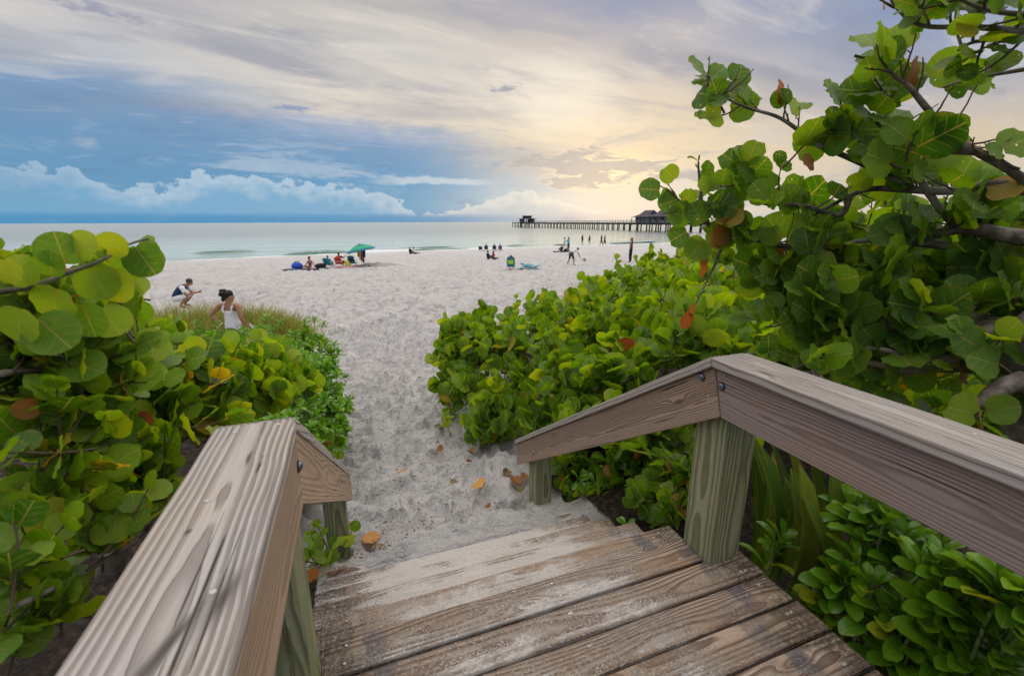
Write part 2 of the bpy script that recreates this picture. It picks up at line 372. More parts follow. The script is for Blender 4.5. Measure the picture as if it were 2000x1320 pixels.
M_NAUP_D = leaf_mat('naupaka_leaf_shade', [(0, (.065, .185, .010)), (.5, (.12, .285, .012)), (.90, (.19, .37, .016)), (1, (.38, .40, .03))], rough=.27, trans=.28, vein=(.16, .30, .05), red=0, spec=.55, side=.01, mott=.15)  # copy of the naupaka leaf with shade put into its darker colour
M_SNAKE = leaf_mat('strap_leaf', [(0, (.045, .11, .015)), (.5, (.10, .17, .02)), (1, (.22, .25, .03))], rough=.38, trans=.15, vein=(.2, .24, .05), red=0, side=.01, mott=.6)
M_GRASS = leaf_mat('dune_grass_blade', [(0, (.10, .17, .02)), (.5, (.20, .27, .04)), (.85, (.31, .33, .07)), (1, (.38, .31, .12))], rough=.5, trans=.3, vein=(.3, .3, .1), red=0, side=.01, mott=.2)
def bark_mat():
    m, g, b, out = mat_new('bark'); tc = g.new('ShaderNodeTexCoord')
    n = g.noise(tc.outputs['Object'], 16, 7, .62, .5); n2 = g.noise(tc.outputs['Object'], 4.0, 4, .6)
    c = g.ramp(n, [(.25, (.035, .026, .02, 1)), (.5, (.13, .105, .085, 1)), (.7, (.27, .235, .205, 1))])
    c = g.mix(g.mul(g.sm(n2, .5, .68), .5), c, (.34, .31, .28, 1))
    g.link(c, b.inputs['Base Color']); b.inputs['Roughness'].default_value = .85
    g.link(g.bump(n, .7, .012), b.inputs['Normal']); return m
M_BARK = bark_mat()
M_TWIG = simple('young_twig', (.11, .075, .05), .7, .4, 20)
M_STEMGREEN = simple('green_stem', (.14, .20, .05), .5, .25, 20)

def wood_mat(name, early, late, gray, gray_amt=.5, sand=0.0, green=0.0, spots=(), ring=.0085, pith=.055, groove=.6, stain=.3, tread=False, tan=0.0, knots=True, rings_vis=.75):
    """sawn board: growth rings cut by the faces, weathered fibre, optional sand in the grooves and algae"""
    m, g, b, out = mat_new(name); tc = g.new('ShaderNodeTexCoord'); oi = g.new('ShaderNodeObjectInfo'); rnd = oi.outputs['Random']
    o = tc.outputs['Object']; x, y, z = g.sep(o)
    xs = g.mad(rnd, 41.0, x)
    ov = g.comb(xs, y, z)
    wob = g.sub(g.noise(g.comb(g.mul(xs, .9), g.mul(y, 2.2), g.mul(z, 2.2)), 1.0, 3, .5), .5)
    wob2 = g.sub(g.noise(g.comb(g.mul(xs, 4.5), g.mul(y, 16), g.mul(z, 16)), 1.0, 3, .5), .5)
    py_ = g.add(y, g.mad(g.sub(rnd, .5), .10, g.mul(wob, .085)))
    pz_ = g.add(z, g.mad(wob, .075, pith))
    rr = g.m('SQRT', g.mad(py_, py_, g.mul(pz_, pz_)))
    rr = g.mad(wob2, .0075, rr)
    # a few knots push the rings aside
    kmask = None
    if knots:
        vo = g.new('ShaderNodeTexVoronoi', feature='F1', voronoi_dimensions='2D'); g.link(g.comb(g.mul(xs, 1.35), g.mul(y, 5.0), 0), vo.inputs['Vector']); vo.inputs['Scale'].default_value = 1.0
        sx, sy, _ = g.sep(vo.outputs['Color'])
        dd = vo.outputs['Distance']
        on = g.m('GREATER_THAN', sx, .72)
        kk = g.mul(g.m('EXPONENT', g.mul(g.mul(dd, dd), -70.0)), on)
        kmask = g.mul(g.sm(dd, .075, .02), on)
        rr = g.mad(kk, .03, rr)
    s = g.m('FRACT', g.m('DIVIDE', rr, ring))
    late_m = g.mul(g.sm(s, .30, .86), g.sm(s, 1.0, .93))          # slow rise, sharp end, as in pine
    fib = g.noise(g.comb(g.mul(xs, 3.0), g.mul(y, 240), g.mul(z, 240)), 1.0, 4, .6)
    fib2 = g.noise(g.comb(g.mul(xs, 1.3), g.mul(y, 38), g.mul(z, 38)), 1.0, 4, .6)
    blot = g.noise(ov, 3.0, 5, .6)
    fine = g.noise(ov, 60.0, 5, .6)
    c = g.mix(g.mul(late_m, rings_vis), early + (1,), late + (1,))
    c = g.mix(g.mul(g.sm(fib, .35, .75), .45), c, tuple(v * .55 for v in late) + (1,))
    c = g.mix(g.mul(g.sm(blot, .36, .64), gray_amt), c, g.mix(late_m, gray + (1,), tuple(v * .62 for v in gray) + (1,)))
    c = g.mix(g.mul(g.sm(fib2, .58, .76), stain), c, tuple(v * .33 for v in late) + (1,))
    if tan:
        c = g.mix(g.mul(g.sm(g.noise(ov, 2.1, 3, .5), .5, .66), tan), c, (.40, .235, .125, 1))
    chk = g.noise(g.comb(g.mul(xs, 1.1), g.mul(y, 70), g.mul(z, 70)), 1.0, 3, .5, .2)
    chm = g.mul(g.sm(chk, .655, .69), g.sm(blot, .42, .5))
    c = g.mix(g.mul(chm, .85), c, (.03, .022, .018, 1))
    scuff = g.noise(g.comb(g.mul(xs, 7), g.mul(y, 22), z), 1.0, 5, .7)
    c = g.mix(g.mul(g.sm(scuff, .58, .70), .30), c, tuple(min(1, v * 1.35) for v in gray) + (1,))
    h = g.mad(chm, -1.6, g.mad(late_m, 1.0, g.mul(fib, .45)))
    geo = g.new('ShaderNodeNewGeometry'); gx, gy, gz = g.sep(geo.outputs['Position'])
    if kmask is not None:
        c = g.mix(g.mul(kmask, .7), c, (.07, .04, .025, 1))
    if green:
        gn = g.noise(ov, 2.6, 5, .62)
        gm = g.mul(g.sm(g.mad(gn, .8, g.mul(fib2, .35)), .36, .72), green)
        c = g.mix(gm, c, g.mix(g.sm(blot, .4, .6), g.mix(late_m, (.25, .32, .175, 1), (.12, .155, .075, 1)), g.mix(late_m, (.31, .31, .16, 1), (.16, .15, .065, 1))))
        low = g.sm(fine, .45, .8)
        c = g.mix(g.mul(low, .18 * green), c, (.06, .07, .03, 1))
    if tread:
        # scuffed darker bands near both ends and grime at the very ends
        e1 = g.noise(g.comb(gx, gy, gz), 7, 4, .6)
        ed = g.add(g.m('ABSOLUTE', g.sub(gx, g.mad(rnd, .09, .655))), g.mul(g.sub(e1, .5), .14))
        band = g.mul(g.sm(ed, .70, .715), g.sm(ed, .80, .785))
        c = g.mix(g.mul(g.mul(band, g.sm(blot, .36, .56)), g.sm(fine, .68, .45, .10, .75)), c, (.085, .085, .11, 1))
        endm = g.sm(g.mad(g.sub(e1, .5), .35, ed), .76, .90)
        c = g.mix(g.mul(endm, g.sm(fine, .66, .42, .3, .85)), c, (.060, .046, .034, 1))
        # walked-on front edge goes bare and tan
    for (kx, ky, ka, kb, kd) in spots:
        p_ = g.m('DIVIDE', g.sub(g.add(x, g.mul(wob2, .10)), kx), ka); q_ = g.m('DIVIDE', g.sub(g.mad(wob2, .03, y), g.mad(g.sub(x, kx), kd, ky)), kb)
        e_ = g.m('SQRT', g.mad(p_, p_, g.mul(q_, q_)))
        c = g.mix(g.mul(g.sm(g.mad(fib2, .8, e_), 1.35, .45), .85), c, (.045, .036, .034, 1)); h = g.mix(g.sm(e_, 1.0, .3), h, (-1.2, -1.2, -1.2, 1))
    rough = .8
    if sand:
        ns = g.noise(geo.outputs['Position'], 3.4, 6, .62, .3); nf = g.noise(geo.outputs['Position'], 95, 5, .75)
        cen = g.sm(g.m('ABSOLUTE', g.sub(gx, .55)), .95, .30)
        v = g.mad(ns, 1.0, g.mad(nf, .30, g.mad(cen, .34, -.10)))
        if tread:                                                       # sand gathers against the step above, the nose is swept clean
            v = g.mad(g.sm(y, .075, -.05), .24, v)
        gro = g.sm(h, .75, .10)                                          # and in the grooves
        v = g.mad(gro, .16, v)
        thr = 1.42 - sand * .60
        sm_ = g.mul(g.sm(v, thr, thr + .22), g.sm(nf, .25, .55, .65, 1.0))
        sm_ = g.m('MAXIMUM', sm_, g.mul(g.sm(v, thr - .34, thr + .10), g.mul(g.sm(nf, .46, .60), .8)))
        c = g.mix(sm_, c, g.mix(nf, (.46, .42, .40, 1), (.62, .585, .57, 1)))
        h = g.mix(sm_, h, g.mad(nf, .8, .9))
    g.link(c, b.inputs['Base Color']); b.inputs['Roughness'].default_value = rough; b.inputs['Specular IOR Level'].default_value = .25
    g.link(g.bump(h, groove, .006), b.inputs['Normal'])
    return m
W_CAP = wood_mat('wood_cap_weathered', (.46, .405, .37), (.27, .215, .185), (.41, .38, .375), .62, groove=.8, ring=.013, pith=.06, stain=.45)
W_CAP_KNOT = wood_mat('wood_cap_knotted', (.49, .435, .395), (.235, .185, .16), (.43, .40, .395), .65, groove=1.0, ring=.013, pith=.06, stain=.5, spots=[(.655, .075, .11, .030, .30), (.60, .03, .16, .018, .35), (.86, -.03, .012, .010, 0), (1.12, .02, .05, .006, 0), (1.05, .05, .05, .004, .2)])
W_SIDE = wood_mat('wood_rail_side', (.46, .325, .235), (.19, .115, .08), (.37, .285, .24), .55, groove=.55, ring=.0105, pith=.03, stain=.35)
W_SIDE_MAUVE = wood_mat('wood_rail_side_mauve', (.36, .265, .23), (.19, .13, .108), (.33, .265, .255), .7, groove=.4, ring=.011, pith=.05, stain=.3, rings_vis=.6)
W_SIDE_TAN = wood_mat('wood_rail_side_tan', (.48, .34, .24), (.28, .185, .125), (.42, .31, .24), .45, groove=.4, ring=.011, pith=.08, stain=.3, rings_vis=.55)
W_POST = wood_mat('wood_post_green', (.40, .37, .25), (.17, .15, .085), (.33, .34, .25),   .4, green=.82, groove=.8, ring=.0125, pith=.02, stain=.3)
W_DECK = wood_mat('wood_deck', (.50, .37, .275), (.13, .074, .047), (.40, .335, .295), .40, sand=.60, groove=1.0, ring=.0125, tan=.45, tread=True, rings_vis=.95, stain=.45)
W_TREAD = [wood_mat('wood_tread_%d' % i, (.50, .365, .265), (.19, .115, .075), (.38, .305, .27), .36, sand=s, groove=.9, ring=.012, tan=.5, tread=True) for i, s in enumerate((.78, .98, 1.10, 1.18, 1.22))]
W_DARK = simple('wood_under_deck', (.07, .055, .045), .9, .3, 12)
M_STEEL = simple('bolt_steel', (.16, .20, .27), .38, .2, 60, metal=.85)
M_NAIL = simple('nail_head', (.50, .50, .50), .45, .2, 60, metal=.5)
M_HOLE = simple('bolt_recess', (.05, .035, .03), .9)

# ----------------------------------------------------------------- ground shape
def sstep(v, a, b):
    t = np.clip((v - a) / (b - a), 0, 1); return t * t * (3 - 2 * t)
def shore_y(x): return 61.0 + .165 * x + 1.2 * np.sin(x * .06 + 1.0)
SEA_Z = -2.4
def bumpf(x, y, s, seed):
    """cheap smooth value noise"""
    x = x * s + seed * 17.3; y = y * s + seed * 9.1
    xi = np.floor(x).astype(np.int64); yi = np.floor(y).astype(np.int64); fx = x - xi; fy = y - yi
    fx = fx * fx * (3 - 2 * fx); fy = fy * fy * (3 - 2 * fy)
    def hsh(a, b):
        n = (a * 374761393 + b * 668265263 + seed * 1274126177) & 0x7fffffff
        n = ((n ^ (n >> 13)) * 1274126177) & 0x7fffffff
        return ((n ^ (n >> 16)) & 0xffff) / 65535.0
    return (hsh(xi, yi) * (1 - fx) + hsh(xi + 1, yi) * fx) * (1 - fy) + (hsh(xi, yi + 1) * (1 - fx) + hsh(xi + 1, yi + 1) * fx) * fy
def base_h(x, y):
    x = np.asarray(x, float); y = np.asarray(y, float)
    s = y - shore_y(x)
    beach = np.interp(s, [-200, -45, -20, -8, -2, 0, 3, 12, 60, 400], [-1.5, -1.70, -1.80, -2.02, -2.27, -2.4, -2.62, -3.1, -5, -12])
    path = np.interp(y, [-5, 2.3, 2.7, 3.1, 3.5, 6, 9, 14], [-1.25, -1.25, -1.02, -1.03, -1.17, -1.33, -1.5, -1.72])
    h = np.where(y < 14, path, np.minimum(beach, -1.70)) if np.ndim(y) else (path if y < 14 else min(float(beach), -1.70))
    k = sstep(y, 10, 18); h = (1 - k) * np.interp(y, [-5, 2.3, 2.7, 3.1, 3.5, 6, 9, 14, 20], [-1.25, -1.25, -1.02, -1.03, -1.17, -1.33, -1.5, -1.70, -1.72]) + k * beach
    # dunes either side of the way
    dl = sstep(-x, .55 + .09 * np.clip(y - 5, 0, 20), 2.6 + .10 * np.clip(y - 5, 0, 20)) * sstep(y, 2.5, 5) * (1 - sstep(y, 13.5, 17.0)) * .42
    xr_ = np.interp(y, [4, 6, 9, 12, 15, 22, 30], [1.5, 1.6, 2.6, 5.2, 8.3, 14.0, 20.0])
    dr = sstep(x, xr_, xr_ + 1.6 + .1 * np.clip(y - 6, 0, 40)) * sstep(y, 1.0, 4) * (1 - sstep(y, 27, 36)) * .55
    return h + dl + dr
def ground_z(x, y): return float(base_h(np.array([x]), np.array([y]))[0])
def on_ground(px, py):
    d = ray(px, py); t = .5
    while t < 400:
        p = CAM + d * t
        if p[2] < ground_z(p[0], p[1]): break
        t *= 1.01
    lo, hi = t / 1.01, t
    for _ in range(20):
        m = (lo + hi) / 2; p = CAM + d * m
        if p[2] < ground_z(p[0], p[1]): hi = m
        else: lo = m
    p = CAM + d * hi; return Vector((p[0], p[1], ground_z(p[0], p[1])))

def build_ground():
    a_f = np.arange(-64, 64.01, .205); a_b = np.arange(64, 296, 4.0)[1:]
    ang = np.radians(np.concatenate([a_f, a_b])); na = len(ang)
    r = [1.2]
    while r[-1] < 130: r.append(r[-1] * (1.0075 if r[-1] < 50 else 1.012))
    r += [170, 260, 500, 1200]
    r = np.array([.15, .6] + r); nr = len(r)
    RR, AA = np.meshgrid(r, ang + YAW, indexing='ij')
    X = RR * np.sin(AA); Y = RR * np.cos(AA); H = base_h(X, Y)
    near = RR < 125; fine = RR < 45
    s = Y - shore_y(X)
    # trampled sand: hollows of many sizes, sharper ones near the way
    am = np.clip(1.0 - sstep(s, -9, -2), 0, 1)
    n1 = bumpf(X, Y, .9, 1) - .5; n2 = bumpf(X, Y, 2.3, 2) - .5; n3 = bumpf(X, Y, 5.2, 3) - .5; n4 = bumpf(X, Y, 11, 4) - .5
    H = H + am * near * (.08 * n1 + .075 * n2 + .050 * n3 * fine + .024 * n4 * (RR < 20)) * (.62 + .38 * sstep(RR, 5, 12))
    # single footprints: each new print presses down to its own depth, it does not pile on the older ones
    D = np.zeros_like(H); RIM = np.zeros_like(H); F = []
    while len(F) < 15000:
        u = rng.random()
        if u < .07:   # the way down to the beach
            y = 3.2 + 12 * rng.random() ** 1.1; x = rng.normal(.45 + .02 * y, .45 + .05 * (y - 3))
        else:
            y = 8 + 44 * rng.random() ** 1.1; x = -20 + 52 * rng.random()
        F.append((x, y, rng.normal(0, .7) + (math.pi if rng.random() < .5 else 0), .85 + .5 * rng.random(), .5 + .7 * rng.random()))
    nf = len(a_f)
    for x, y, a, sc, dp in F:
        d = math.hypot(x, y); th = math.atan2(x, y) - YAW
        if d < 3.0 or abs(th) > R(62): continue
        i0 = np.searchsorted(r, d - .32); i1 = np.searchsorted(r, d + .32)
        dth = .34 / d
        j0 = np.searchsorted(ang[:nf], th - dth); j1 = min(np.searchsorted(ang[:nf], th + dth), nf)
        if i1 - i0 < 2 or j1 - j0 < 2: continue
        sub = (slice(i0, i1), slice(j0, j1)); xx = X[sub] - x; yy = Y[sub] - y
        c, sn = math.cos(a), math.sin(a)
        wd = .070 + .022 * np.clip(d / 25, 0, 1)
        p = (xx * c + yy * sn) / (wd * sc); q = (-xx * sn + yy * c) / (.16 * sc)
        e = np.sqrt(p * p + q * q + .25 * p * q)
        dep = (.072 + .065 * min(1, d / 16)) * dp
        D[sub] = np.minimum(D[sub], -dep * (1 - sstep(e, .45, 1.1)))
        RIM[sub] = np.maximum(RIM[sub], .35 * dep * np.exp(-((e - 1.3) / .28) ** 2))
    H = H + am * (D + RIM * (D > -.01))
    # under the stairs the sand stays low
    under = (X > -.5) & (X < 1.9) & (Y < 2.42)
    H = np.where(under, np.minimum(H, -1.2), H)
    # sand drifted over the lowest steps
    drift = np.exp(-((X - .70) / .62) ** 4) * sstep(Y, 2.44, 2.62) * (1 - sstep(Y, 3.0, 3.35))
    H = H + drift * .17
    drift2 = np.exp(-((X - .62) / .95) ** 6) * sstep(Y, 2.74, 2.82) * (1 - sstep(Y, 3.1, 3.4))
    H = H + drift2 * .07
    wob = bumpf(X, Y, 1.4, 7) - .5; wob2 = bumpf(X, Y, 5, 8) - .5
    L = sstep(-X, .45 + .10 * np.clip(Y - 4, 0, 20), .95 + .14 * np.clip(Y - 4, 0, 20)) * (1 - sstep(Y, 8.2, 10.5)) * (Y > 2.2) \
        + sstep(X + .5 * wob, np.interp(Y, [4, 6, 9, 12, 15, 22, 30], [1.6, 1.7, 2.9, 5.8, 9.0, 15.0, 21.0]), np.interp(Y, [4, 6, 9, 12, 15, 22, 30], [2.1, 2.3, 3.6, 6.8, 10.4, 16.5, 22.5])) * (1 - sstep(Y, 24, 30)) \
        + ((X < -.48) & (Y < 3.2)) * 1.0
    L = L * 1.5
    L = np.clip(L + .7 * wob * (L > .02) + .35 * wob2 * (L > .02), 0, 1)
    L = np.where(((X < -.24) & (Y < 2.55)) | ((X > 1.68 + .1 * wob) & (Y < 2.5 + .3 * wob)) | ((X > 1.95 + .2 * wob) & (Y < 3.4)) | under, 1.0, L)  # dark void under and beside the stairs: shade put into the ground colour
    wet = sstep(s + 1.5 * wob, -5.0, -1.6)
    V = np.stack([X, Y, H], -1).reshape(-1, 3)
    idx = np.arange(nr * na).reshape(nr, na)
    a = idx[:-1, :]; b = np.roll(idx, -1, 1)[:-1, :]; c = np.roll(idx, -1, 1)[1:, :]; d = idx[1:, :]
    Q = np.stack([a, d, c, b], -1).reshape(-1, 4)
    m, g, bs, out = mat_new('beach_sand')
    geo = g.new('ShaderNodeNewGeometry'); pos = geo.outputs['Position']
    n_big = g.noise(pos, .35, 4, .6); n_mid = g.noise(pos, 2.6, 6, .65); n_f = g.noise(pos, 24, 6, .7); n_gr = g.noise(pos, 130, 3, .7)
    col = g.mix(n_mid, (.56, .538, .538, 1), (.70, .675, .672, 1))
    col = g.mix(g.mul(g.sm(n_big, .4, .7), .25), col, (.50, .455, .455, 1))
    col = g.mix(g.mul(g.sm(n_f, .62, .74), .30), col, (.33, .29, .28, 1))
    col = g.mix(g.mul(g.sm(n_gr, .66, .74), .55), col, (.16, .125, .11, 1))
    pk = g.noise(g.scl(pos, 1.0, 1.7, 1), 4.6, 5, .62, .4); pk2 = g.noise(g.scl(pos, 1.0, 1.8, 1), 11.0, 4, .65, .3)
    col = g.mix(g.mul(g.sm(pk, .56, .66), .22), col, (.38, .355, .36, 1))  # dark specks: debris, with shade of the prints painted into the colour
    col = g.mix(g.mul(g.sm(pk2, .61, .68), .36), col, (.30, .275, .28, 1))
    lit = g.new('ShaderNodeAttribute', attribute_name='litter_shade').outputs['Fac']; wt = g.new('ShaderNodeAttribute', attribute_name='wet').outputs['Fac']
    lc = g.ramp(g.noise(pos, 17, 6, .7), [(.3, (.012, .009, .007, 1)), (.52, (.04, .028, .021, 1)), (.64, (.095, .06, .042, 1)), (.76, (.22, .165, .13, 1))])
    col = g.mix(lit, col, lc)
    col = g.mix(g.mul(wt, .55), col, (.27, .245, .25, 1))
    g.link(col, bs.inputs['Base Color']); g.link(g.sm(wt, 0, 1, .9, .35), bs.inputs['Roughness']); bs.inputs['Specular IOR Level'].default_value = .25
    # relief: clods and half-filled prints that the sheet is too coarse for
    vor = g.new('ShaderNodeTexVoronoi', feature='SMOOTH_F1'); vor.inputs['Scale'].default_value = 2.6; g.link(g.scl(pos, 1, 1, .2), vor.inputs['Vector'])
    hh = g.mad(n_mid, .55, g.mad(n_f, .42, g.mul(g.sm(vor.outputs['Distance'], .05, .5), .38)))
    hh = g.mad(n_gr, .05, hh); hh = g.mad(g.sm(pk, .45, .68), -.30, hh)
    dry = g.sub(1.0, wt)
    nb = g.new('ShaderNodeBump'); nb.inputs['Distance'].default_value = .16; g.link(g.mul(dry, .95), nb.inputs['Strength']); g.link(hh, nb.inputs['Height'])
    g.link(nb.outputs[0], bs.inputs['Normal'])
    me = arrays_mesh('sand_ground', V, None, m, hue={'litter_shade': L.ravel(), 'wet': wet.ravel()}, quads=Q)
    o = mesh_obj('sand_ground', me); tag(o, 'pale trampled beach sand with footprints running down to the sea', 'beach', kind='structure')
    return o
build_ground()

# ----------------------------------------------------------------- sea
def build_sea():
    a1 = np.arange(-70, 130, .45); far = np.array([20, 60, 160, 500, 1500, 5000, 16000, 40000.])
    A = np.concatenate([-70 - far[::-1], a1, 130 + far])
    b1 = np.arange(-4, 14, .14); b2 = [14.0]
    while b2[-1] < 45000: b2.append(b2[-1] * 1.035 + .1)
    B = np.concatenate([b1, np.array(b2)])
    BB, AA = np.meshgrid(B, A, indexing='ij')
    Hh = np.zeros_like(BB); foam = np.zeros_like(BB)
    ar = AA
    # one breaking roller in broken lengths, its white water, and low swells behind it
    def ridge(b0, amp, w, a_mask, lean=.0):
        c = b0 + .5 * np.sin(ar * .11 + b0) + .25 * np.sin(ar * .31 + 2 * b0)
        t = BB - c
        w_ = np.where(t < 0, w * .55, w * 1.5)
        return amp * a_mask * np.exp(-(t / w_) ** 2), t
    def lengths(seed, thr, s=.07):
        n = bumpf(ar, np.zeros_like(ar), s, seed) * .7 + bumpf(ar, np.zeros_like(ar), s * 3.1, seed + 1) * .3
        return sstep(n, thr, thr + .14)
    m1 = np.maximum(lengths(31, .60), np.exp(-((ar - 5) / 6.5) ** 4)); h, t = ridge(3.6, .46, .55, m1 * (.55 + .45 * bumpf(ar, ar * 0, .2, 40)))
    Hh += h
    wh = np.exp(-((ar - 4.5) / 4.2) ** 4) + .8 * lengths(47, .62, .1)
    foam = np.maximum(foam, wh * sstep(t, -2.4, -1.2) * (1 - sstep(t, -.25, .12)) * (h > -1))
    foam = np.maximum(foam, .75 * m1 * np.exp(-((t + .08) / .12) ** 2))
    h, t = ridge(7.5, .2, .6, lengths(33, .68)); Hh += h
    h, t = ridge(14.5, .28, .8, np.exp(-((ar + 17) / 3.2) ** 4) + .6 * lengths(36, .74, .05)); Hh += h
    h, t = ridge(24, .22, 1.1, lengths(38, .72, .04)); Hh += h
    # white lace at the very edge
    edge = BB + .9 * (bumpf(ar, BB, .35, 5) - .5) + .5 * np.sin(ar * .21)
    foam = np.maximum(foam, 1.0 * np.exp(-((edge - .35) / .75) ** 2) * (.45 + .55 * bumpf(ar, BB, .8, 9)))
    foam = np.maximum(foam, .75 * np.exp(-((edge - 1.5) / .5) ** 2) * sstep(bumpf(ar, BB, .25, 12), .42, .6))
    Hh += .02 * (BB > .5) * np.clip(1 - BB / 500, 0, 1) * (bumpf(ar, BB, .6, 21) - .5)
    X = ar * 1.0; Y = shore_y(np.clip(ar, -150, 160)) + .165 * (ar - np.clip(ar, -150, 160)) + BB
    V = np.stack([X, Y, SEA_Z + Hh], -1).reshape(-1, 3)
    nr, na = BB.shape; idx = np.arange(nr * na).reshape(nr, na)
    Q = np.stack([idx[:-1, :-1], idx[:-1, 1:], idx[1:, 1:], idx[1:, :-1]], -1).reshape(-1, 4)
    m, g, bs, out = mat_new('sea_water')
    geo = g.new('ShaderNodeNewGeometry'); pos = geo.outputs['Position']; px_, py_, pz_ = g.sep(pos)
    fo = g.new('ShaderNodeAttribute', attribute_name='foam').outputs['Fac']
    dist = g.m('SQRT', g.mad(px_, px_, g.mul(py_, py_)))
    body = g.mix(g.sm(dist, 58, 150), (.06, .175, .145, 1), (.045, .095, .11, 1))
    br = g.noise(pos, 5.0, 6, .65)
    fm = g.sm(g.mad(fo, 1.1, g.mul(g.sub(br, .5), .7)), .38, .62)
    col = g.mix(fm, body, (.74, .76, .78, 1))
    g.link(col, bs.inputs['Base Color']); g.link(g.mad(fm, .5, g.sm(dist, 50, 200, .13, .26)), bs.inputs['Roughness']); bs.inputs['IOR'].default_value = 1.333
    bs.inputs['Specular IOR Level'].default_value = .5
    # small wind ripples, long in the direction of the shore
    w1 = g.noise(g.scl(pos, .30, 1.1, 1), 1.0, 5, .6, .4); w2 = g.noise(g.scl(pos, .035, .16, 1), 1.0, 5, .6, .3); w3 = g.noise(g.scl(pos, 1.5, 4.5, 1), 1.0, 3, .6)
    nb = g.bump(g.mad(w1, .14, g.mul(w3, .05)), 1.0, 1.0); nb = g.bump(w2, .85, 1.0, nb)
    g.link(nb, bs.inputs['Normal'])
    me = arrays_mesh('sea', V, None, m, hue={'foam': np.clip(foam, 0, 1).ravel()}, quads=Q)
    tag(mesh_obj('sea', me), 'calm pale sea reaching to the horizon with small shore waves', 'sea', kind='structure')
build_sea()

# ----------------------------------------------------------------- wooden stairs and handrails
def board(name, parent, L, W, T, mat, loc, rot=(0, 0, 0), bevel=.006, wear=.0025, segs=14, cut=None):
    """a sawn board: local X runs along the grain, Y is the wide face, Z the thickness. cut=(left, right) skews the ends by that much over the width"""
    bm = bmesh.new(); cl, cr = cut or (0, 0)
    rings = []
    ph = random.random() * 50
    for i in range(segs + 1):
        t = i / segs
        ring = []
        for (sy, sz) in ((-1, -1), (1, -1), (1, 1), (-1, 1)):
            y = sy * W / 2; x = -L / 2 + L * t
            x += (1 - t) * cl * (y / W + .5) + t * cr * (y / W + .5)
            wy = wear * mnoise.noise((x * 3 + ph, sy * 3.1, 1.0)); wz = wear * .8 * mnoise.noise((x * 2.3 + ph, sy * 2.0, sz * 3.0 + 5))
            ring.append(bm.verts.new((x, y + wy, sz * T / 2 + wz)))
        rings.append(ring)
    for i in range(segs):
        for k in range(4): bm.faces.new((rings[i][k], rings[i][(k + 1) % 4], rings[i + 1][(k + 1) % 4], rings[i + 1][k]))
    bm.faces.new(rings[0][::-1]); bm.faces.new(rings[-1])
    bmesh.ops.recalc_face_normals(bm, faces=bm.faces)
    eds = [e for e in bm.edges if len(e.link_faces) == 2 and e.calc_face_angle(0) > .6]
    bmesh.ops.bevel(bm, geom=eds, offset=bevel, segments=2, profile=.5, affect='EDGES', clamp_overlap=True)
    me = bpy.data.meshes.new(name); bm.to_mesh(me); bm.free(); me.materials.append(mat)
    o = mesh_obj(name, me, parent); o.location = loc; o.rotation_euler = rot
    return o
def nail_mesh():
    b = MB(); bmesh.ops.create_cone(b.bm, cap_ends=True, segments=8, radius1=.0062, radius2=.0052, depth=.003); return b.mesh('nail', M_NAIL)
NAIL = nail_mesh()
def world_child(o, parent):
    o.parent = parent; o.matrix_parent_inverse = Matrix.Identity(4)

def build_stairs():
    root = empty('wooden_stairs', (.7, 1.5, 0), 0, 'weathered plank landing and steps going down into the sand between two handrails', 'stairs')
    off = Vector((.7, 1.5, 0))
    def put(o): o.location = Vector(o.location) - off; return o
    xl, xr = -.245, 1.69
    # landing planks, first the front one that is notched for the post
    y1 = 1.517; k = 0
    while y1 > -1.0:
        wd = .145 if k else .150
        x1 = 1.480 if k == 0 else xr + random.uniform(-.006, .008)
        y0 = y1 - wd; L = x1 - xl
        put(board('deck_board', root, L, wd, .040, W_DECK, ((xl + x1) / 2, (y0 + y1) / 2, -.020 + random.uniform(-.0025, .0015)), (random.uniform(-.012, .012), 0, random.uniform(-.0012, .0012)), bevel=.006))
        for xx in (xl + .075, xl + .09, x1 - .10, x1 - .085, .72, .735):
            n = mesh_obj('nail', NAIL, root); n.location = Vector((xx + random.uniform(-.01, .01), y0 + wd * (.25 if random.random() < .5 else .75), .0015)) - off
        y1 = y0 - (.021 if k == 0 else random.uniform(.011, .015)); k += 1
    # five treads of two planks each
    run, rise = .31, .195
    for i in range(1, 6):
        z = -rise * i; ys = 1.517 + run * (i - 1)
        for j, (a, b) in enumerate(((ys - .045, ys + .15), (ys + .157, ys + run))):
            x0 = (-.30, -.365, -.405, -.41, -.41)[i - 1] + random.uniform(-.010, .010); x1 = 1.655 + random.uniform(-.015, .02)
            o = put(board('tread', root, x1 - x0, b - a, .040, W_TREAD[i - 1], ((x0 + x1) / 2, (a + b) / 2, z - .020 + random.uniform(-.002, .001)), (random.uniform(-.012, .012), 0, random.uniform(-.002, .002)), bevel=.008))
            for xx in (x0 + .10, x1 - .10, x1 - .16):
                n = mesh_obj('nail', NAIL, root); n.location = Vector((xx + random.uniform(-.015, .015), (a + b) / 2 + random.uniform(-.02, .04), z + .0015)) - off
    # stringers under the treads, joists under the landing
    for x in (-.16, .70, 1.56):
        pts = [(x, -1.0, -.046), (x, 1.45, -.046)]
        for i in range(1, 6):
            ys = 1.517 + run * (i - 1); pts += [(x, ys - .06, -rise * i - .046), (x, ys + run - .08, -rise * i - .046)]
        pts += [(x, 3.0, -1.35), (x, 2.6, -1.35), (x, 1.4, -.42), (x, -1.0, -.42)]
        put_ = MB().prism(pts, (.045, 0, 0)).build('stringer', W_DARK, root); put_.location = -off
build_stairs()

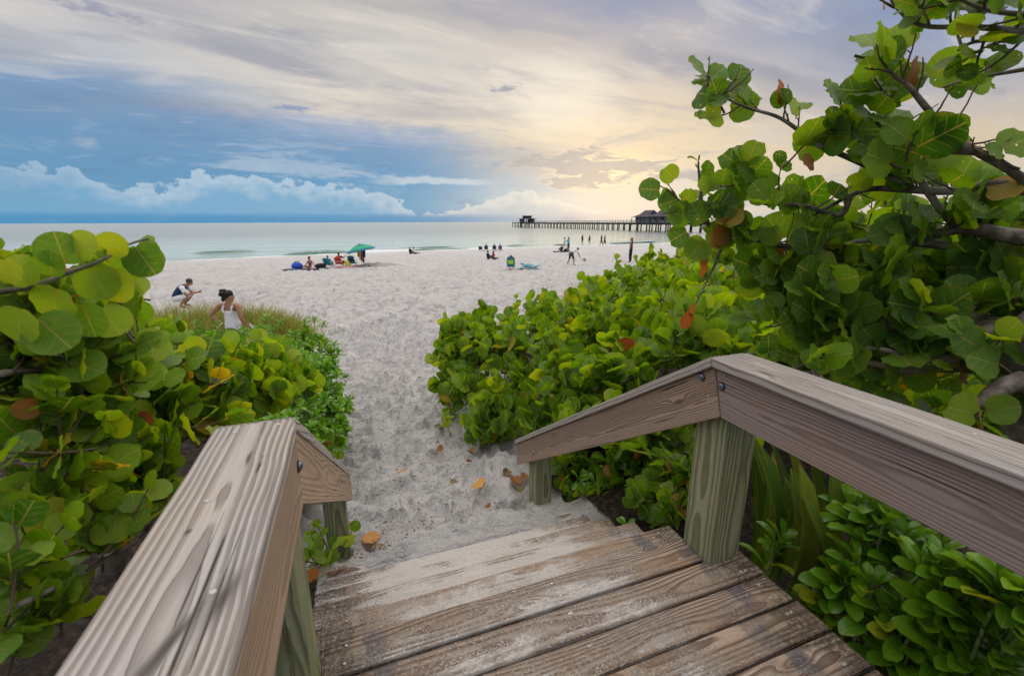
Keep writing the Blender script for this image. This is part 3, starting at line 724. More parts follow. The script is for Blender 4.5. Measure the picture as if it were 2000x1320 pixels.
A_SL = math.atan2(.66, 1.0)
def rail(side):
    """side +1: the right hand rail, -1: the left"""
    if side > 0:
        xi = 1.446; xcap0, xcap1 = 1.425, 1.632; xp0, xp1 = 1.487, 1.658
        lab = 'mauve grey handrail right of the steps with two steel bolts above a green tinged post'
    else:
        xi = -.212; xcap0, xcap1 = -.421, -.208; xp0, xp1 = -.425, -.253
        lab = 'broad silvery handrail left of the steps with deeply grooved top board and a dark knot'
    root = empty('wooden_handrail', ((xp0 + xp1) / 2, 1.42, 0), 0, lab, 'handrail')
    off = Vector(root.location)
    ys = 1.418 if side > 0 else 1.375        # the mitre, at the top of the cap
    th2 = math.tan(A_SL / 2)
    zt, zc, zb = 1.027, .984, .770
    def ym(z): return ys + (z - zt) * th2    # the mitre leans
    def mit(name, prof_in, mat, x0, thick, bev=.005):
        """prism with a profile given in (y, z), as a board whose local X follows the profile's long edge"""
        (ya, za), (yb, zb_) = prof_in[0], prof_in[1]
        L = math.hypot(yb - ya, zb_ - za); ang = math.atan2(zb_ - za, yb - ya)
        cy = sum(p[0] for p in prof_in) / len(prof_in); cz = sum(p[1] for p in prof_in) / len(prof_in)
        # local frame: X along the board, Z' across in the vertical plane, T along world x
        wide_is_vertical = thick < .1
        ex = Vector((0, math.cos(ang), math.sin(ang))); up = Vector((0, -math.sin(ang), math.cos(ang))); tx = Vector((1, 0, 0))
        ax, ay, az_ = (ex, up, ex.cross(up)) if wide_is_vertical else (ex, Vector((1, 0, 0)), ex.cross(Vector((1, 0, 0))))
        Mx = Matrix((ax, ay, az_)).transposed().to_4x4(); Mx.translation = Vector((x0 + thick / 2, cy, cz))
        Mi = Mx.inverted()
        n = 12; bm = bmesh.new()
        # split the long sides so that the edge can wander
        pts = []
        (p0, p1, p2, p3) = prof_in
        for k in range(n + 1): t = k / n; pts.append(((p0[0] + (p1[0] - p0[0]) * t, p0[1] + (p1[1] - p0[1]) * t), (p3[0] + (p2[0] - p3[0]) * t, p3[1] + (p2[1] - p3[1]) * t)))
        rings = []
        for k, (u, v) in enumerate(pts):
            r_ = []
            for (q, xx) in ((u, x0), (v, x0), (v, x0 + thick), (u, x0 + thick)):
                w = .0028
                r_.append(bm.verts.new(Mi @ Vector((xx + w * mnoise.noise((q[0] * 4, q[1] * 4 + 3, xx)), q[0], q[1] + w * mnoise.noise((q[0] * 3, q[1] * 4 + 9, xx + 4))))))
            rings.append(r_)
        for k in range(n):
            for j in range(4): bm.faces.new((rings[k][j], rings[k][(j + 1) % 4], rings[k + 1][(j + 1) % 4], rings[k + 1][j]))
        bm.faces.new(rings[0][::-1]); bm.faces.new(rings[-1]); bmesh.ops.recalc_face_normals(bm, faces=bm.faces)
        eds = [e for e in bm.edges if len(e.link_faces) == 2 and e.calc_face_angle(0) > .6]
        bmesh.ops.bevel(bm, geom=eds, offset=bev, segments=2, profile=.5, affect='EDGES', clamp_overlap=True)
        me = bpy.data.meshes.new(name); bm.to_mesh(me); bm.free(); me.materials.append(mat)
        o = mesh_obj(name, me, root); Mx.translation = Mx.translation - off; o.matrix_basis = Mx; return o
    yback = -1.3
    yend = 3.90; cs = math.cos(A_SL)
    def zs(y, z): return z - (y - ym(z)) * math.tan(A_SL)       # sloping line through the mitre at height z
    g_ = .004
    side_lv = W_SIDE_MAUVE if side > 0 else W_SIDE_TAN
    side_sl = W_SIDE if side > 0 else W_SIDE_TAN
    capm = W_CAP if side > 0 else W_CAP_KNOT
    xb0 = xi
    # level boards
    mit('top_board', [(yback, zc), (ym(zc) - g_, zc), (ym(zt) - g_, zt), (yback, zt)], capm, xcap0, xcap1 - xcap0, .006)
    if side > 0: mit('side_board', [(yback, zb), (ym(zb) - g_, zb), (ym(zc - .003) - g_, zc - .003), (yback, zc - .003)], side_lv, xi, .040)
    else: mit('side_board', [(yback, zb), (ym(zb) - g_, zb), (ym(zc - .003) - g_, zc - .003), (yback, zc - .003)], side_lv, xi - .040, .040)
    # sloping boards, cut plumb at the foot
    mit('top_board', [(ym(zc) + g_, zc), (yend + .02, zs(yend + .02, zc)), (yend + .02, zs(yend + .02, zt)), (ym(zt) + g_, zt)], W_CAP, xcap0 + .004, xcap1 - xcap0 - .008, .006)
    mit('side_board', [(ym(zb) + g_, zb), (yend, zs(yend, zb)), (yend, zs(yend, zc - .003)), (ym(zc - .003) + g_, zc - .003)], side_sl, (xi if side > 0 else xi - .040), .038)
    # posts
    def post(y0, y1, zlo, zhi, slope=False):
        L = zhi - zlo
        o = board('post', root, L, y1 - y0, xp1 - xp0, W_POST, Vector(((xp0 + xp1) / 2, (y0 + y1) / 2, (zlo + zhi) / 2)) - off, (R(90), R(-90), 0), bevel=.007, segs=8)
        # local X up, local Y along world y
        o.rotation_euler = Matrix(((0, 0, 1), (0, 1, 0), (-1, 0, 0))).inverted().to_euler()
        return o
    if side > 0:
        post(1.322, 1.515, -1.35, .980); post(3.47, 3.655, -1.5, zs(3.655, zc) - .012); post(-.62, -.43, -1.35, .98)
    else:
        post(1.255, 1.438, -1.35, .980); post(3.42, 3.60, -1.5, zs(3.60, zc) - .012); post(-.66, -.47, -1.35, .98)
    # bolts
    def bolt(y, z):
        x = xi if side > 0 else xi
        s_ = -1 if side > 0 else 1
        b = MB(); bmesh.ops.create_cone(b.bm, cap_ends=True, segments=14, radius1=.0185, radius2=.0185, depth=.004, matrix=Matrix.Rotation(R(90), 4, 'Y'))
        o = b.build('bolt_recess_disc', M_HOLE, root); o.location = Vector((x + s_ * .0015, y, z)) - off  # flat dark disc standing in for the shaded recess around the bolt
        b = MB(); bmesh.ops.create_uvsphere(b.bm, u_segments=14, v_segments=8, radius=1, matrix=Matrix.Diagonal((.009, .0145, .0145, 1)))
        h = b.build('bolt_head', M_STEEL, o, smooth=True); h.location = (s_ * .003, 0, 0)
    if side > 0:
        bolt(1.468, .915); bolt(1.352, .912)
        for (y, z) in ((1.345, .965), (1.32, .868), (1.45, .955), (1.42, .84), (3.78, -.63)):
            n = mesh_obj('nail', NAIL, root); n.location = Vector((xi - .001, y, z)) - off; n.rotation_euler = (0, R(-90), 0); n.scale = (.8, .8, 1)
        nails = [(xcap0 + .05, 1.30), (xcap0 + .16, 1.33), (xcap0 + .10, 1.05), (xcap0 + .05, .72), (xcap0 + .15, .60)]
    else:
        bolt(1.30, .90)
        nails = [(xcap0 + .06, 1.32), (xcap0 + .17, 1.335), (xcap0 + .08, .98), (xcap0 + .16, .70)]
    for (x, y) in nails:
        n = mesh_obj('nail', NAIL, root); n.location = Vector((x, y, zt + .0005)) - off
    return root
rail(1); rail(-1)

# ----------------------------------------------------------------- leaves and plants
def leaf_template(kind, var, lod=0):
    """flat-triangle template of one blade, base at the origin, tip towards +Y, length 1; returns verts, tris, uv"""
    rs = np.random.default_rng(100 + var * 7 + (3 if kind == 'naupaka' else 0))
    V, U, T = [], [], []
    if kind == 'grape':
        no = (18, 10, 7)[lod]; ni = (8, 5, 0)[lod]
        asp = rs.uniform(.98, 1.16); fold = rs.uniform(.04, .24); droop = rs.uniform(-.08, .22); wav = rs.uniform(.015, .05); ph = rs.uniform(0, 6); bit = rs.random() < .35
        def pt(a, k):
            # a=0 at the petiole; a notch there, a blunt tip opposite
            rr = .5 * (1 - .20 * math.exp(-(min(a, 2 * math.pi - a) / .34) ** 2) + .012 * math.sin(3 * a + ph) + .010 * math.sin(5 * a + 2 * ph))
            if bit and abs(a - (2.0 + ph % 2.2)) < .22: rr *= .84
            x = -rr * k * asp * math.sin(a); y = .45 - rr * k * math.cos(a)
            return x, y
        ctr = (0, .45); pts = [ctr] + [pt(2 * math.pi * i / ni, .5) for i in range(ni)] + [pt(2 * math.pi * i / no, 1.0) for i in range(no)]
        for x, y in pts:
            z = fold * abs(x) * (1 - .35 * abs(x)) - droop * (y - .1) ** 2 + wav * math.sin(7 * math.atan2(x, y - .45) + ph) * (x * x + (y - .45) ** 2) * 4
            V.append((x, y, z)); U.append((x, y))
        o = 1 + ni
        if ni:
            for i in range(ni): T.append((0, 1 + i, 1 + (i + 1) % ni))
            i = j = 0
            while i < ni or j < no:          # stitch the two rings
                if (i + 1) / ni <= (j + 1) / no if i < ni else False:
                    T.append((1 + i % ni, o + j % no, 1 + (i + 1) % ni)); i += 1
                else:
                    T.append((1 + i % ni, o + j % no, o + (j + 1) % no)); j += 1
        else:
            for j in range(no): T.append((0, 1 + j, 1 + (j + 1) % no))
    else:
        if kind == 'naupaka': prof = [(0, .05), (.25, .09), (.5, .155), (.75, .20), (.92, .165), (1.0, .05)]; cv = rs.uniform(.15, .5); fold = .5
        elif kind == 'strap': prof = [(0, .035), (.3, .05), (.6, .052), (.85, .036), (1.0, .004)]; cv = rs.uniform(.1, .5); fold = .7
        else: prof = [(0, .012), (.4, .011), (.75, .007), (1.0, .0015)]; cv = rs.uniform(.2, .8); fold = .3
        if lod and kind == 'naupaka': prof = [(0, .05), (.5, .15), (.85, .19), (1.0, .05)]
        if lod and kind == 'grass': prof = [(0, .012), (.55, .010), (1.0, .0015)]
        for y, w in prof:
            zc = -cv * y * y + (.25 * y if kind != 'grass' else 0); yy = y - .12 * cv * y * y
            for sx in (-1, 0, 1):
                V.append((sx * w, yy, zc + fold * abs(sx) * w)); U.append((sx * w * (2.4 if kind == 'naupaka' else 6), y))
        for i in range(len(prof) - 1):
            a = i * 3
            for k in (0, 1): T += [(a + k, a + k + 1, a + k + 4), (a + k, a + k + 4, a + k + 3)]
    return np.array(V, float), np.array(T, np.int32), np.array(U, float)
NVAR = 6
TPL = {(k, v, l): leaf_template(k, v, l) for k in ('grape', 'naupaka', 'strap', 'grass') for v in range(NVAR) for l in (0, 1)}
for v in range(NVAR): TPL[('grape', v, 2)] = leaf_template('grape', v, 2)
LEAF_ME = {}
def leaf_mesh(kind, var, mat):
    k = (kind, var, mat.name)
    if k not in LEAF_ME:
        V, T, U = TPL[(kind, var, 0)]
        LEAF_ME[k] = arrays_mesh('leaf', V, T, mat, U)
    return LEAF_ME[k]
def frame(pos, axis, nrm):
    y = Vector(axis).normalized(); z = Vector(nrm); z = z - y * z.dot(y)
    if z.length < 1e-4: z = y.orthogonal()
    z.normalize(); x = y.cross(z)
    return (x, y, z, Vector(pos))
def rv(s=1.0): return Vector((random.gauss(0, s), random.gauss(0, s), random.gauss(0, s)))
class Plant:
    def __init__(s, name, label, cat, loc, group=None):
        s.root = empty(name, loc, 0, label, cat, group); s.off = Vector(loc); s.leaves = []; s.tw = []; s.name = name
    def leaf(s, pos, axis, nrm, size, kind='grape', mat=None): s.leaves.append((frame(pos, axis, nrm), size, kind, random.randrange(NVAR), mat))
    def twig(s, pts, r0, r1): s.tw.append((pts, r0, r1))
    def branch(s, pts, r0, r1, name='branch', n=8, mat=None):
        pts = smooth_line(pts, 4); k = len(pts)
        rr = [(r0 + (r1 - r0) * i / (k - 1)) * (1 + .12 * mnoise.noise(p * 9)) for i, p in enumerate(pts)]
        o = MB().tube([p - s.off for p in pts], rr, n).build(name, mat or M_BARK, s.root, smooth=True); return pts
def smooth_line(pts, sub):
    pts = [Vector(p) for p in pts]
    if len(pts) < 3: return [pts[0].lerp(pts[-1], i / (sub * 2)) for i in range(sub * 2 + 1)]
    out = []
    for i in range(len(pts) - 1):
        p0 = pts[max(i - 1, 0)]; p1 = pts[i]; p2 = pts[i + 1]; p3 = pts[min(i + 2, len(pts) - 1)]
        for k in range(sub):
            t = k / sub
            out.append(.5 * ((2 * p1) + (p2 - p0) * t + (2 * p0 - 5 * p1 + 4 * p2 - p3) * t * t + (3 * p1 - p0 - 3 * p2 + p3) * t ** 3))
    out.append(pts[-1]); return out
def grape_twig(pl, base, d, L, n, size, mat, yellow=.03, dead=.01, up=.42, out=None, wig=.10, tip=True, r=.006, face=.8, jit=.30):
    """one shoot with alternate round leaves; returns nothing"""
    d = Vector(d).normalized(); out = Vector(out).normalized() if out is not None else d
    pts = [Vector(base)]; cur = Vector(base); dd = d.copy(); k = 6
    for i in range(k):
        dd = (dd + rv(wig) + Vector((0, 0, .06))).normalized(); cur = cur + dd * (L / k); pts.append(cur.copy())
    pl.twig(pts, r, r * .45)
    side = d.cross(Vector((0, 0, 1)));  side = side.normalized() if side.length > .05 else Vector((1, 0, 0))
    side = (side + rv(.25)).normalized()
    for i in range(n):
        t = .18 + .82 * (i + .5) / n; f = t * k; a = min(int(f), k - 1); p = pts[a].lerp(pts[a + 1], f - a)
        sgn = 1 if i % 2 else -1
        ax = (d * (.35 + .5 * t) + side * sgn * (.95 - .45 * t) + Vector((0, 0, .28)) + rv(.22)).normalized()
        nm = Vector((0, 0, up)) + out * face + rv(jit)
        s_ = size * random.uniform(.68, 1.12) * (1.0 - .30 * max(0, t - .75) / .25)
        q = p + ax * s_ * .12
        pl.twig([p, q], .0028, .0022)
        u = random.random(); mm = M_YELLOW if u < yellow else (M_DEAD if u < yellow + dead else mat)
        pl.leaf(q, ax, nm, s_, 'grape', mm)
    if tip:
        nm = Vector((0, 0, up)) + out * face + rv(.4)
        pl.leaf(pts[-1], (dd + rv(.2) + Vector((0, 0, .3))), nm, size * random.uniform(.5, .85), 'grape', mat)
def clump(pl, c, rx, ry, rz, n, size, mat, L=(.28, .5), nl=(5, 8), hub=None, shell=(.62, 1.0), low=-.35, fout=None, **kw):
    """shoots all over a rounded mass; each starts nearer to the middle"""
    c = Vector(c)
    for i in range(n):
        while True:
            u = rv(1).normalized()
            if u.z > low: break
        k = random.uniform(*shell)
        tip = c + Vector((u.x * rx, u.y * ry, u.z * rz)) * k
        d = (u * .75 + Vector((0, 0, .55)) + rv(.28)).normalized()
        LL = random.uniform(*L)
        grape_twig(pl, tip - d * LL * .75, d, LL, random.randint(*nl), size, mat, out=(u if fout is None else u * .45 + fout), **kw)
def rosette(pl, base, d, size, n, mat, stem=.12, r=.005):
    d = Vector(d).normalized(); top = Vector(base) + d * stem
    pl.twig([Vector(base), Vector(base).lerp(top, .5) + rv(.01), top], r, r * .8)
    a = d.orthogonal().normalized(); b = d.cross(a); ph = random.random() * 6.28
    for i in range(n):
        t = i / n; an = ph + i * 2.4
        rad = a * math.cos(an) + b * math.sin(an)
        op = 1.15 - .85 * t
        ax = (rad * op + d * (.45 + .55 * t) + rv(.12)).normalized()
        nm = d * .9 - rad * .35 * 0 + rv(.15)
        pl.leaf(top - d * stem * .55 * (1 - t), ax, nm - ax * nm.dot(ax) * .5, size * random.uniform(.75, 1.1) * (1 - .35 * t), 'naupaka', mat)
PLANTS = []
def leaf_tpl_arrays(leaves, off, lod):
    """join many leaves; returns dict material -> arrays"""
    groups = {}
    for (x, y, z, p), s_, kind, var, mat in leaves: groups.setdefault((mat.name, kind, var), []).append((x, y, z, p, s_))
    res = {}
    for (mn, kind, var), L in groups.items():
        V, T, U = TPL[(kind, var, min(lod, 1 if kind != 'grape' else 2))]
        M = np.array([[[x.x, y.x, z.x], [x.y, y.y, z.y], [x.z, y.z, z.z]] for x, y, z, p, s_ in L]) * np.array([q[4] for q in L])[:, None, None]
        Pn = np.array([q[3][:] for q in L]) - np.array(off[:])
        W = np.einsum('nij,vj->nvi', M, V) + Pn[:, None, :]
        n, k = len(L), len(V)
        res.setdefault(mn, []).append((W.reshape(-1, 3), (T[None] + (np.arange(n) * k)[:, None, None]).reshape(-1, 3), np.tile(U, (n, 1)), np.repeat(rng.random(n), k)))
    return res
def tubes_arrays(tws, off, n=5):
    V, Q = [], []; base = 0
    for pts, r0, r1 in tws:
        k = len(pts)
        for i, p in enumerate(pts):
            d = pts[min(i + 1, k - 1)] - pts[max(i - 1, 0)]
            if d.length < 1e-7: d = Vector((0, 0, 1))
            a = d.orthogonal().normalized(); b = d.normalized().cross(a); r = r0 + (r1 - r0) * i / (k - 1)
            for j in range(n):
                q = p - off + (a * math.cos(6.2832 * j / n) + b * math.sin(6.2832 * j / n)) * r; V.append((q.x, q.y, q.z))
        for i in range(k - 1):
            for j in range(n): Q.append((base + i * n + j, base + i * n + (j + 1) % n, base + (i + 1) * n + (j + 1) % n, base + (i + 1) * n + j))
        base += k * n
    return V, Q
def finish_plants(n_single=300):
    """show the leaves one can pick out as parts of their own, join the rest"""
    allV, allT, base = [], [], 0; own = []
    cam_v = Vector(CAM)
    for ip, (pl, lod, ns, tmat) in enumerate(PLANTS):
        for il, ((x, y, z, p), s_, kind, var, mat) in enumerate(pl.leaves):
            w = .46 if kind == 'grape' else .17 if kind == 'naupaka' else .05
            for q in (p - x * s_ * w * .8 + y * s_ * .12, p + x * s_ * w * .8 + y * s_ * .12, p + x * s_ * w * .8 + y * s_ * .82, p - x * s_ * w * .8 + y * s_ * .82): allV.append(q)
            allT.append((base, base + 1, base + 2, base + 3)); base += 4; own.append((ip, il))
    # what stands in front: the rails and the landing
    dg = bpy.context.evaluated_depsgraph_get()
    for o in SC.objects:
        if o.type == 'MESH' and o.name.split('.')[0] in ('top_board', 'side_board', 'post', 'deck_board', 'tread'):
            bb = [o.matrix_world @ Vector(c) for c in o.bound_box]
            for f in ((0, 1, 2, 3), (4, 5, 6, 7), (0, 1, 5, 4), (2, 3, 7, 6), (0, 3, 7, 4), (1, 2, 6, 5)):
                allV += [bb[i] for i in f]; allT.append((base, base + 1, base + 2, base + 3)); base += 4; own.append(None)
    bvh = BVHTree.FromPolygons(allV, allT)
    for ip, (pl, lod, ns, tmat) in enumerate(PLANTS):
        sc = []
        for il, ((x, y, z, p), s_, kind, var, mat) in enumerate(pl.leaves):
            c = p + y * s_ * .5; v = c - cam_v; dist = v.length
            xi, yi, zi = v.dot(Vector(CR)), v.dot(Vector(CU)), v.dot(Vector(CF))
            if zi < .05 or abs(xi / zi) > 1.25 or abs(yi / zi) > .85: sc.append((0, il)); continue
            face = abs(z.dot(v.normalized())) + .12; vis = 0
            for q in (c, c + x * s_ * .3, c - x * s_ * .3, c + y * s_ * .3, c - y * s_ * .3):
                dd = (q - cam_v); hit = bvh.ray_cast(cam_v, dd.normalized(), dd.length - .006)
                if hit[2] is None or own[hit[2]] == (ip, il): vis += 1
            sc.append((vis / 5 * face * (s_ / dist) ** 2 * (1 if kind == 'grape' else .4), il))
        sc.sort(reverse=True)
        single = [il for v, il in sc[:ns] if v > 0]; ss = set(single)
        for il in single:
            (x, y, z, p), s_, kind, var, mat = pl.leaves[il]
            o = bpy.data.objects.new('leaf', leaf_mesh(kind, var, mat)); COL.objects.link(o); o.parent = pl.root
            o.matrix_basis = Matrix(((x.x * s_, y.x * s_, z.x * s_, p.x - pl.off.x), (x.y * s_, y.y * s_, z.y * s_, p.y - pl.off.y), (x.z * s_, y.z * s_, z.z * s_, p.z - pl.off.z), (0, 0, 0, 1)))
        rest = [l for il, l in enumerate(pl.leaves) if il not in ss]
        if rest:
            res = leaf_tpl_arrays(rest, pl.off, lod)
            Vs, Ts, Us, Hs, mi, mats = [], [], [], [], [], []; b0 = 0
            for k, (mn, lst) in enumerate(res.items()):
                mats.append(MATS[mn])
                for V, T, U, Hh in lst:
                    Vs.append(V); Ts.append(T + b0); Us.append(U); Hs.append(Hh); mi.append(np.full(len(T), k, np.int32)); b0 += len(V)
            me = arrays_mesh('foliage', np.concatenate(Vs), np.concatenate(Ts), None, np.concatenate(Us), np.concatenate(Hs))
            for m_ in mats: me.materials.append(m_)
            me.polygons.foreach_set('material_index', np.concatenate(mi))
            o = mesh_obj('foliage', me, pl.root); o['kind'] = 'stuff'
        if pl.tw:
            V, Q = tubes_arrays(pl.tw, pl.off)
            o = mesh_obj('twigs', arrays_mesh('twigs', V, None, tmat, quads=Q), pl.root); o['kind'] = 'stuff'
def add_plant(pl, lod=1, ns=300, tmat=None): PLANTS.append((pl, lod, ns, tmat or M_TWIG)); return pl
def stems_to(pl, foot, tips, r=.022, mid=.35):
    for t in tips:
        f = Vector(foot) + Vector((random.uniform(-.2, .2), random.uniform(-.2, .2), -.05)); t = Vector(t)
        m_ = f.lerp(t, .5) + Vector((random.uniform(-.15, .15), random.uniform(-.15, .15), mid * random.uniform(.2, .6)))
        pl.branch([f, m_, t], r, r * .35, n=6)

def px_r(px, d): return px * d / FPX

# --- sea grape shrub on the right of the sandy way
def shrub_right():
    foot = on_ground(1120, 860)
    pl = Plant('sea_grape_shrub', 'wide sea grape shrub with round leaves between the sandy way and the right handrail', 'shrub', foot)
    cl = [(955, 715, 6.5, 105), (945, 695, 6.8, 60), (905, 770, 6.2, 62), (1040, 690, 6.6, 95), (995, 790, 5.6, 85), (925, 675, 7.0, 75), (885, 700, 6.8, 45), (1000, 655, 7.2, 70), (1080, 640, 7.2, 75), (1130, 690, 5.8, 110), (1110, 790, 5.0, 85), (1220, 690, 5.5, 110), (1190, 780, 4.7, 90), (1300, 650, 5.8, 105),
          (1330, 720, 4.8, 100), (1060, 840, 5.0, 60), (960, 830, 5.4, 50), (1420, 660, 5.0, 110), (1120, 630, 7.4, 80), (1200, 605, 7.8, 90), (1320, 590, 7.6, 90), (1430, 590, 6.6, 95), (1170, 590, 9.0, 60), (1270, 570, 9.5, 75), (1380, 560, 9.5, 80), (1150, 850, 4.4, 60), (1270, 850, 4.0, 60)]
    tips = []
    for (x, y, d, rp) in cl:
        c = P(x, y, d); rr = px_r(rp, d); tips.append(c)
        near = max(0, 1 - (d - 4) / 4)
        clump(pl, c, rr, rr, rr * .85, int(15 + 5 * near), .215 * random.uniform(.85, 1.1), M_GRAPE, L=(.30, .6), nl=(5, 8), yellow=.03, dead=.001)
        clump(pl, c - Vector((0, 0, rr * .3)), rr * .6, rr * .6, rr * .6, 4, .2, M_GRAPE, L=(.3, .5), nl=(4, 6), yellow=.02, dead=.004)
    # single shoots standing above the mass
    for (x, y, d, s_) in ((1118, 590, 7.2, .20), (1060, 610, 7.4, .18), (1150, 600, 7.0, .2), (1000, 625, 7.3, .16), (870, 660, 7.2, .17), (1010, 600, 7.6, .1), (945, 612, 7.4, .12), (1290, 590, 6.5, .2), (885, 800, 5.8, .16), (1160, 570, 7.6, .2)):
        c = P(x, y, d); grape_twig(pl, c - Vector((random.uniform(-.1, .1), .05, .45)), (random.uniform(-.2, .2), 0, 1), .62, 7, s_, M_GRAPE, yellow=.12)
    stems_to(pl, foot, tips, .022)
    add_plant(pl, 1)
shrub_right()

def shrub_behind():
    foot = on_ground(1560, 760) if False else P(1640, 760, 5.6); foot.z = ground_z(foot.x, foot.y)
    pl = Plant('sea_grape_shrub', 'sunlit yellow green sea grape thicket behind the sea grape tree and the right handrail', 'shrub', foot)
    cl = [(1530, 650, 6.0, 110), (1620, 700, 5.4, 110), (1720, 740, 4.9, 110), (1560, 600, 7.2, 100), (1680, 640, 7.0, 110), (1820, 770, 4.4, 110), (1920, 800, 4.0, 110), (1500, 560, 8.5, 90), (1800, 660, 6.5, 120), (1950, 700, 6.0, 140), (1600, 560, 9.0, 90), (1740, 590, 8.5, 100), (1480, 720, 5.0, 80), (1900, 600, 8.5, 130), (1990, 860, 3.6, 90)]
    tips = []
    for (x, y, d, rp) in cl:
        c = P(x, y, d); rr = px_r(rp, d); tips.append(c)
        clump(pl, c, rr, rr, rr * .8, 13, .19, M_GRAPE, L=(.3, .6), nl=(5, 8), yellow=.05, dead=.02)
    stems_to(pl, foot, tips, .03)
    add_plant(pl, 1)
shrub_behind()

def shrub_far():
    foot = on_ground(1330, 560)
    pl = Plant('sea_grape_shrub', 'distant bright green sea grape thicket on the dune beside the open beach', 'shrub', foot)
    cl = [(1235, 555, 15, 42), (1270, 535, 17, 45), (1330, 525, 18, 55), (1300, 560, 14, 50), (1400, 520, 17, 60), (1380, 555, 13, 60), (1450, 545, 13, 70), (1460, 505, 18, 50), (1220, 580, 12.5, 40), (1290, 595, 11, 50), (1350, 600, 10.5, 55), (1420, 600, 10, 60), (1200, 560, 15.5, 28), (1240, 610, 10.5, 45), (1180, 590, 11, 30), (1530, 540, 13, 70), (1620, 540, 13, 80), (1750, 540, 13, 90), (1880, 540, 13, 100)]
    tips = []
    for (x, y, d, rp) in cl:
        c = P(x, y, d); rr = px_r(rp, d); tips.append(c)
        clump(pl, c, rr, rr, rr * .8, 36, .20, M_GRAPE, L=(.35, .7), nl=(6, 9), yellow=.06, dead=.004, shell=(.55, 1.0))
    for (x, y, d) in ((1215, 520, 14), (1265, 495, 17), (1355, 480, 17), (1330, 485, 18), (1400, 478, 18), (1235, 530, 14)):
        c = P(x, y, d); grape_twig(pl, c - Vector((0, 0, .5)), (random.uniform(-.3, .3), 0, 1), .75, 9, .22, M_GRAPE, yellow=.1)
    stems_to(pl, foot, tips, .03)
    add_plant(pl, 2)
shrub_far()

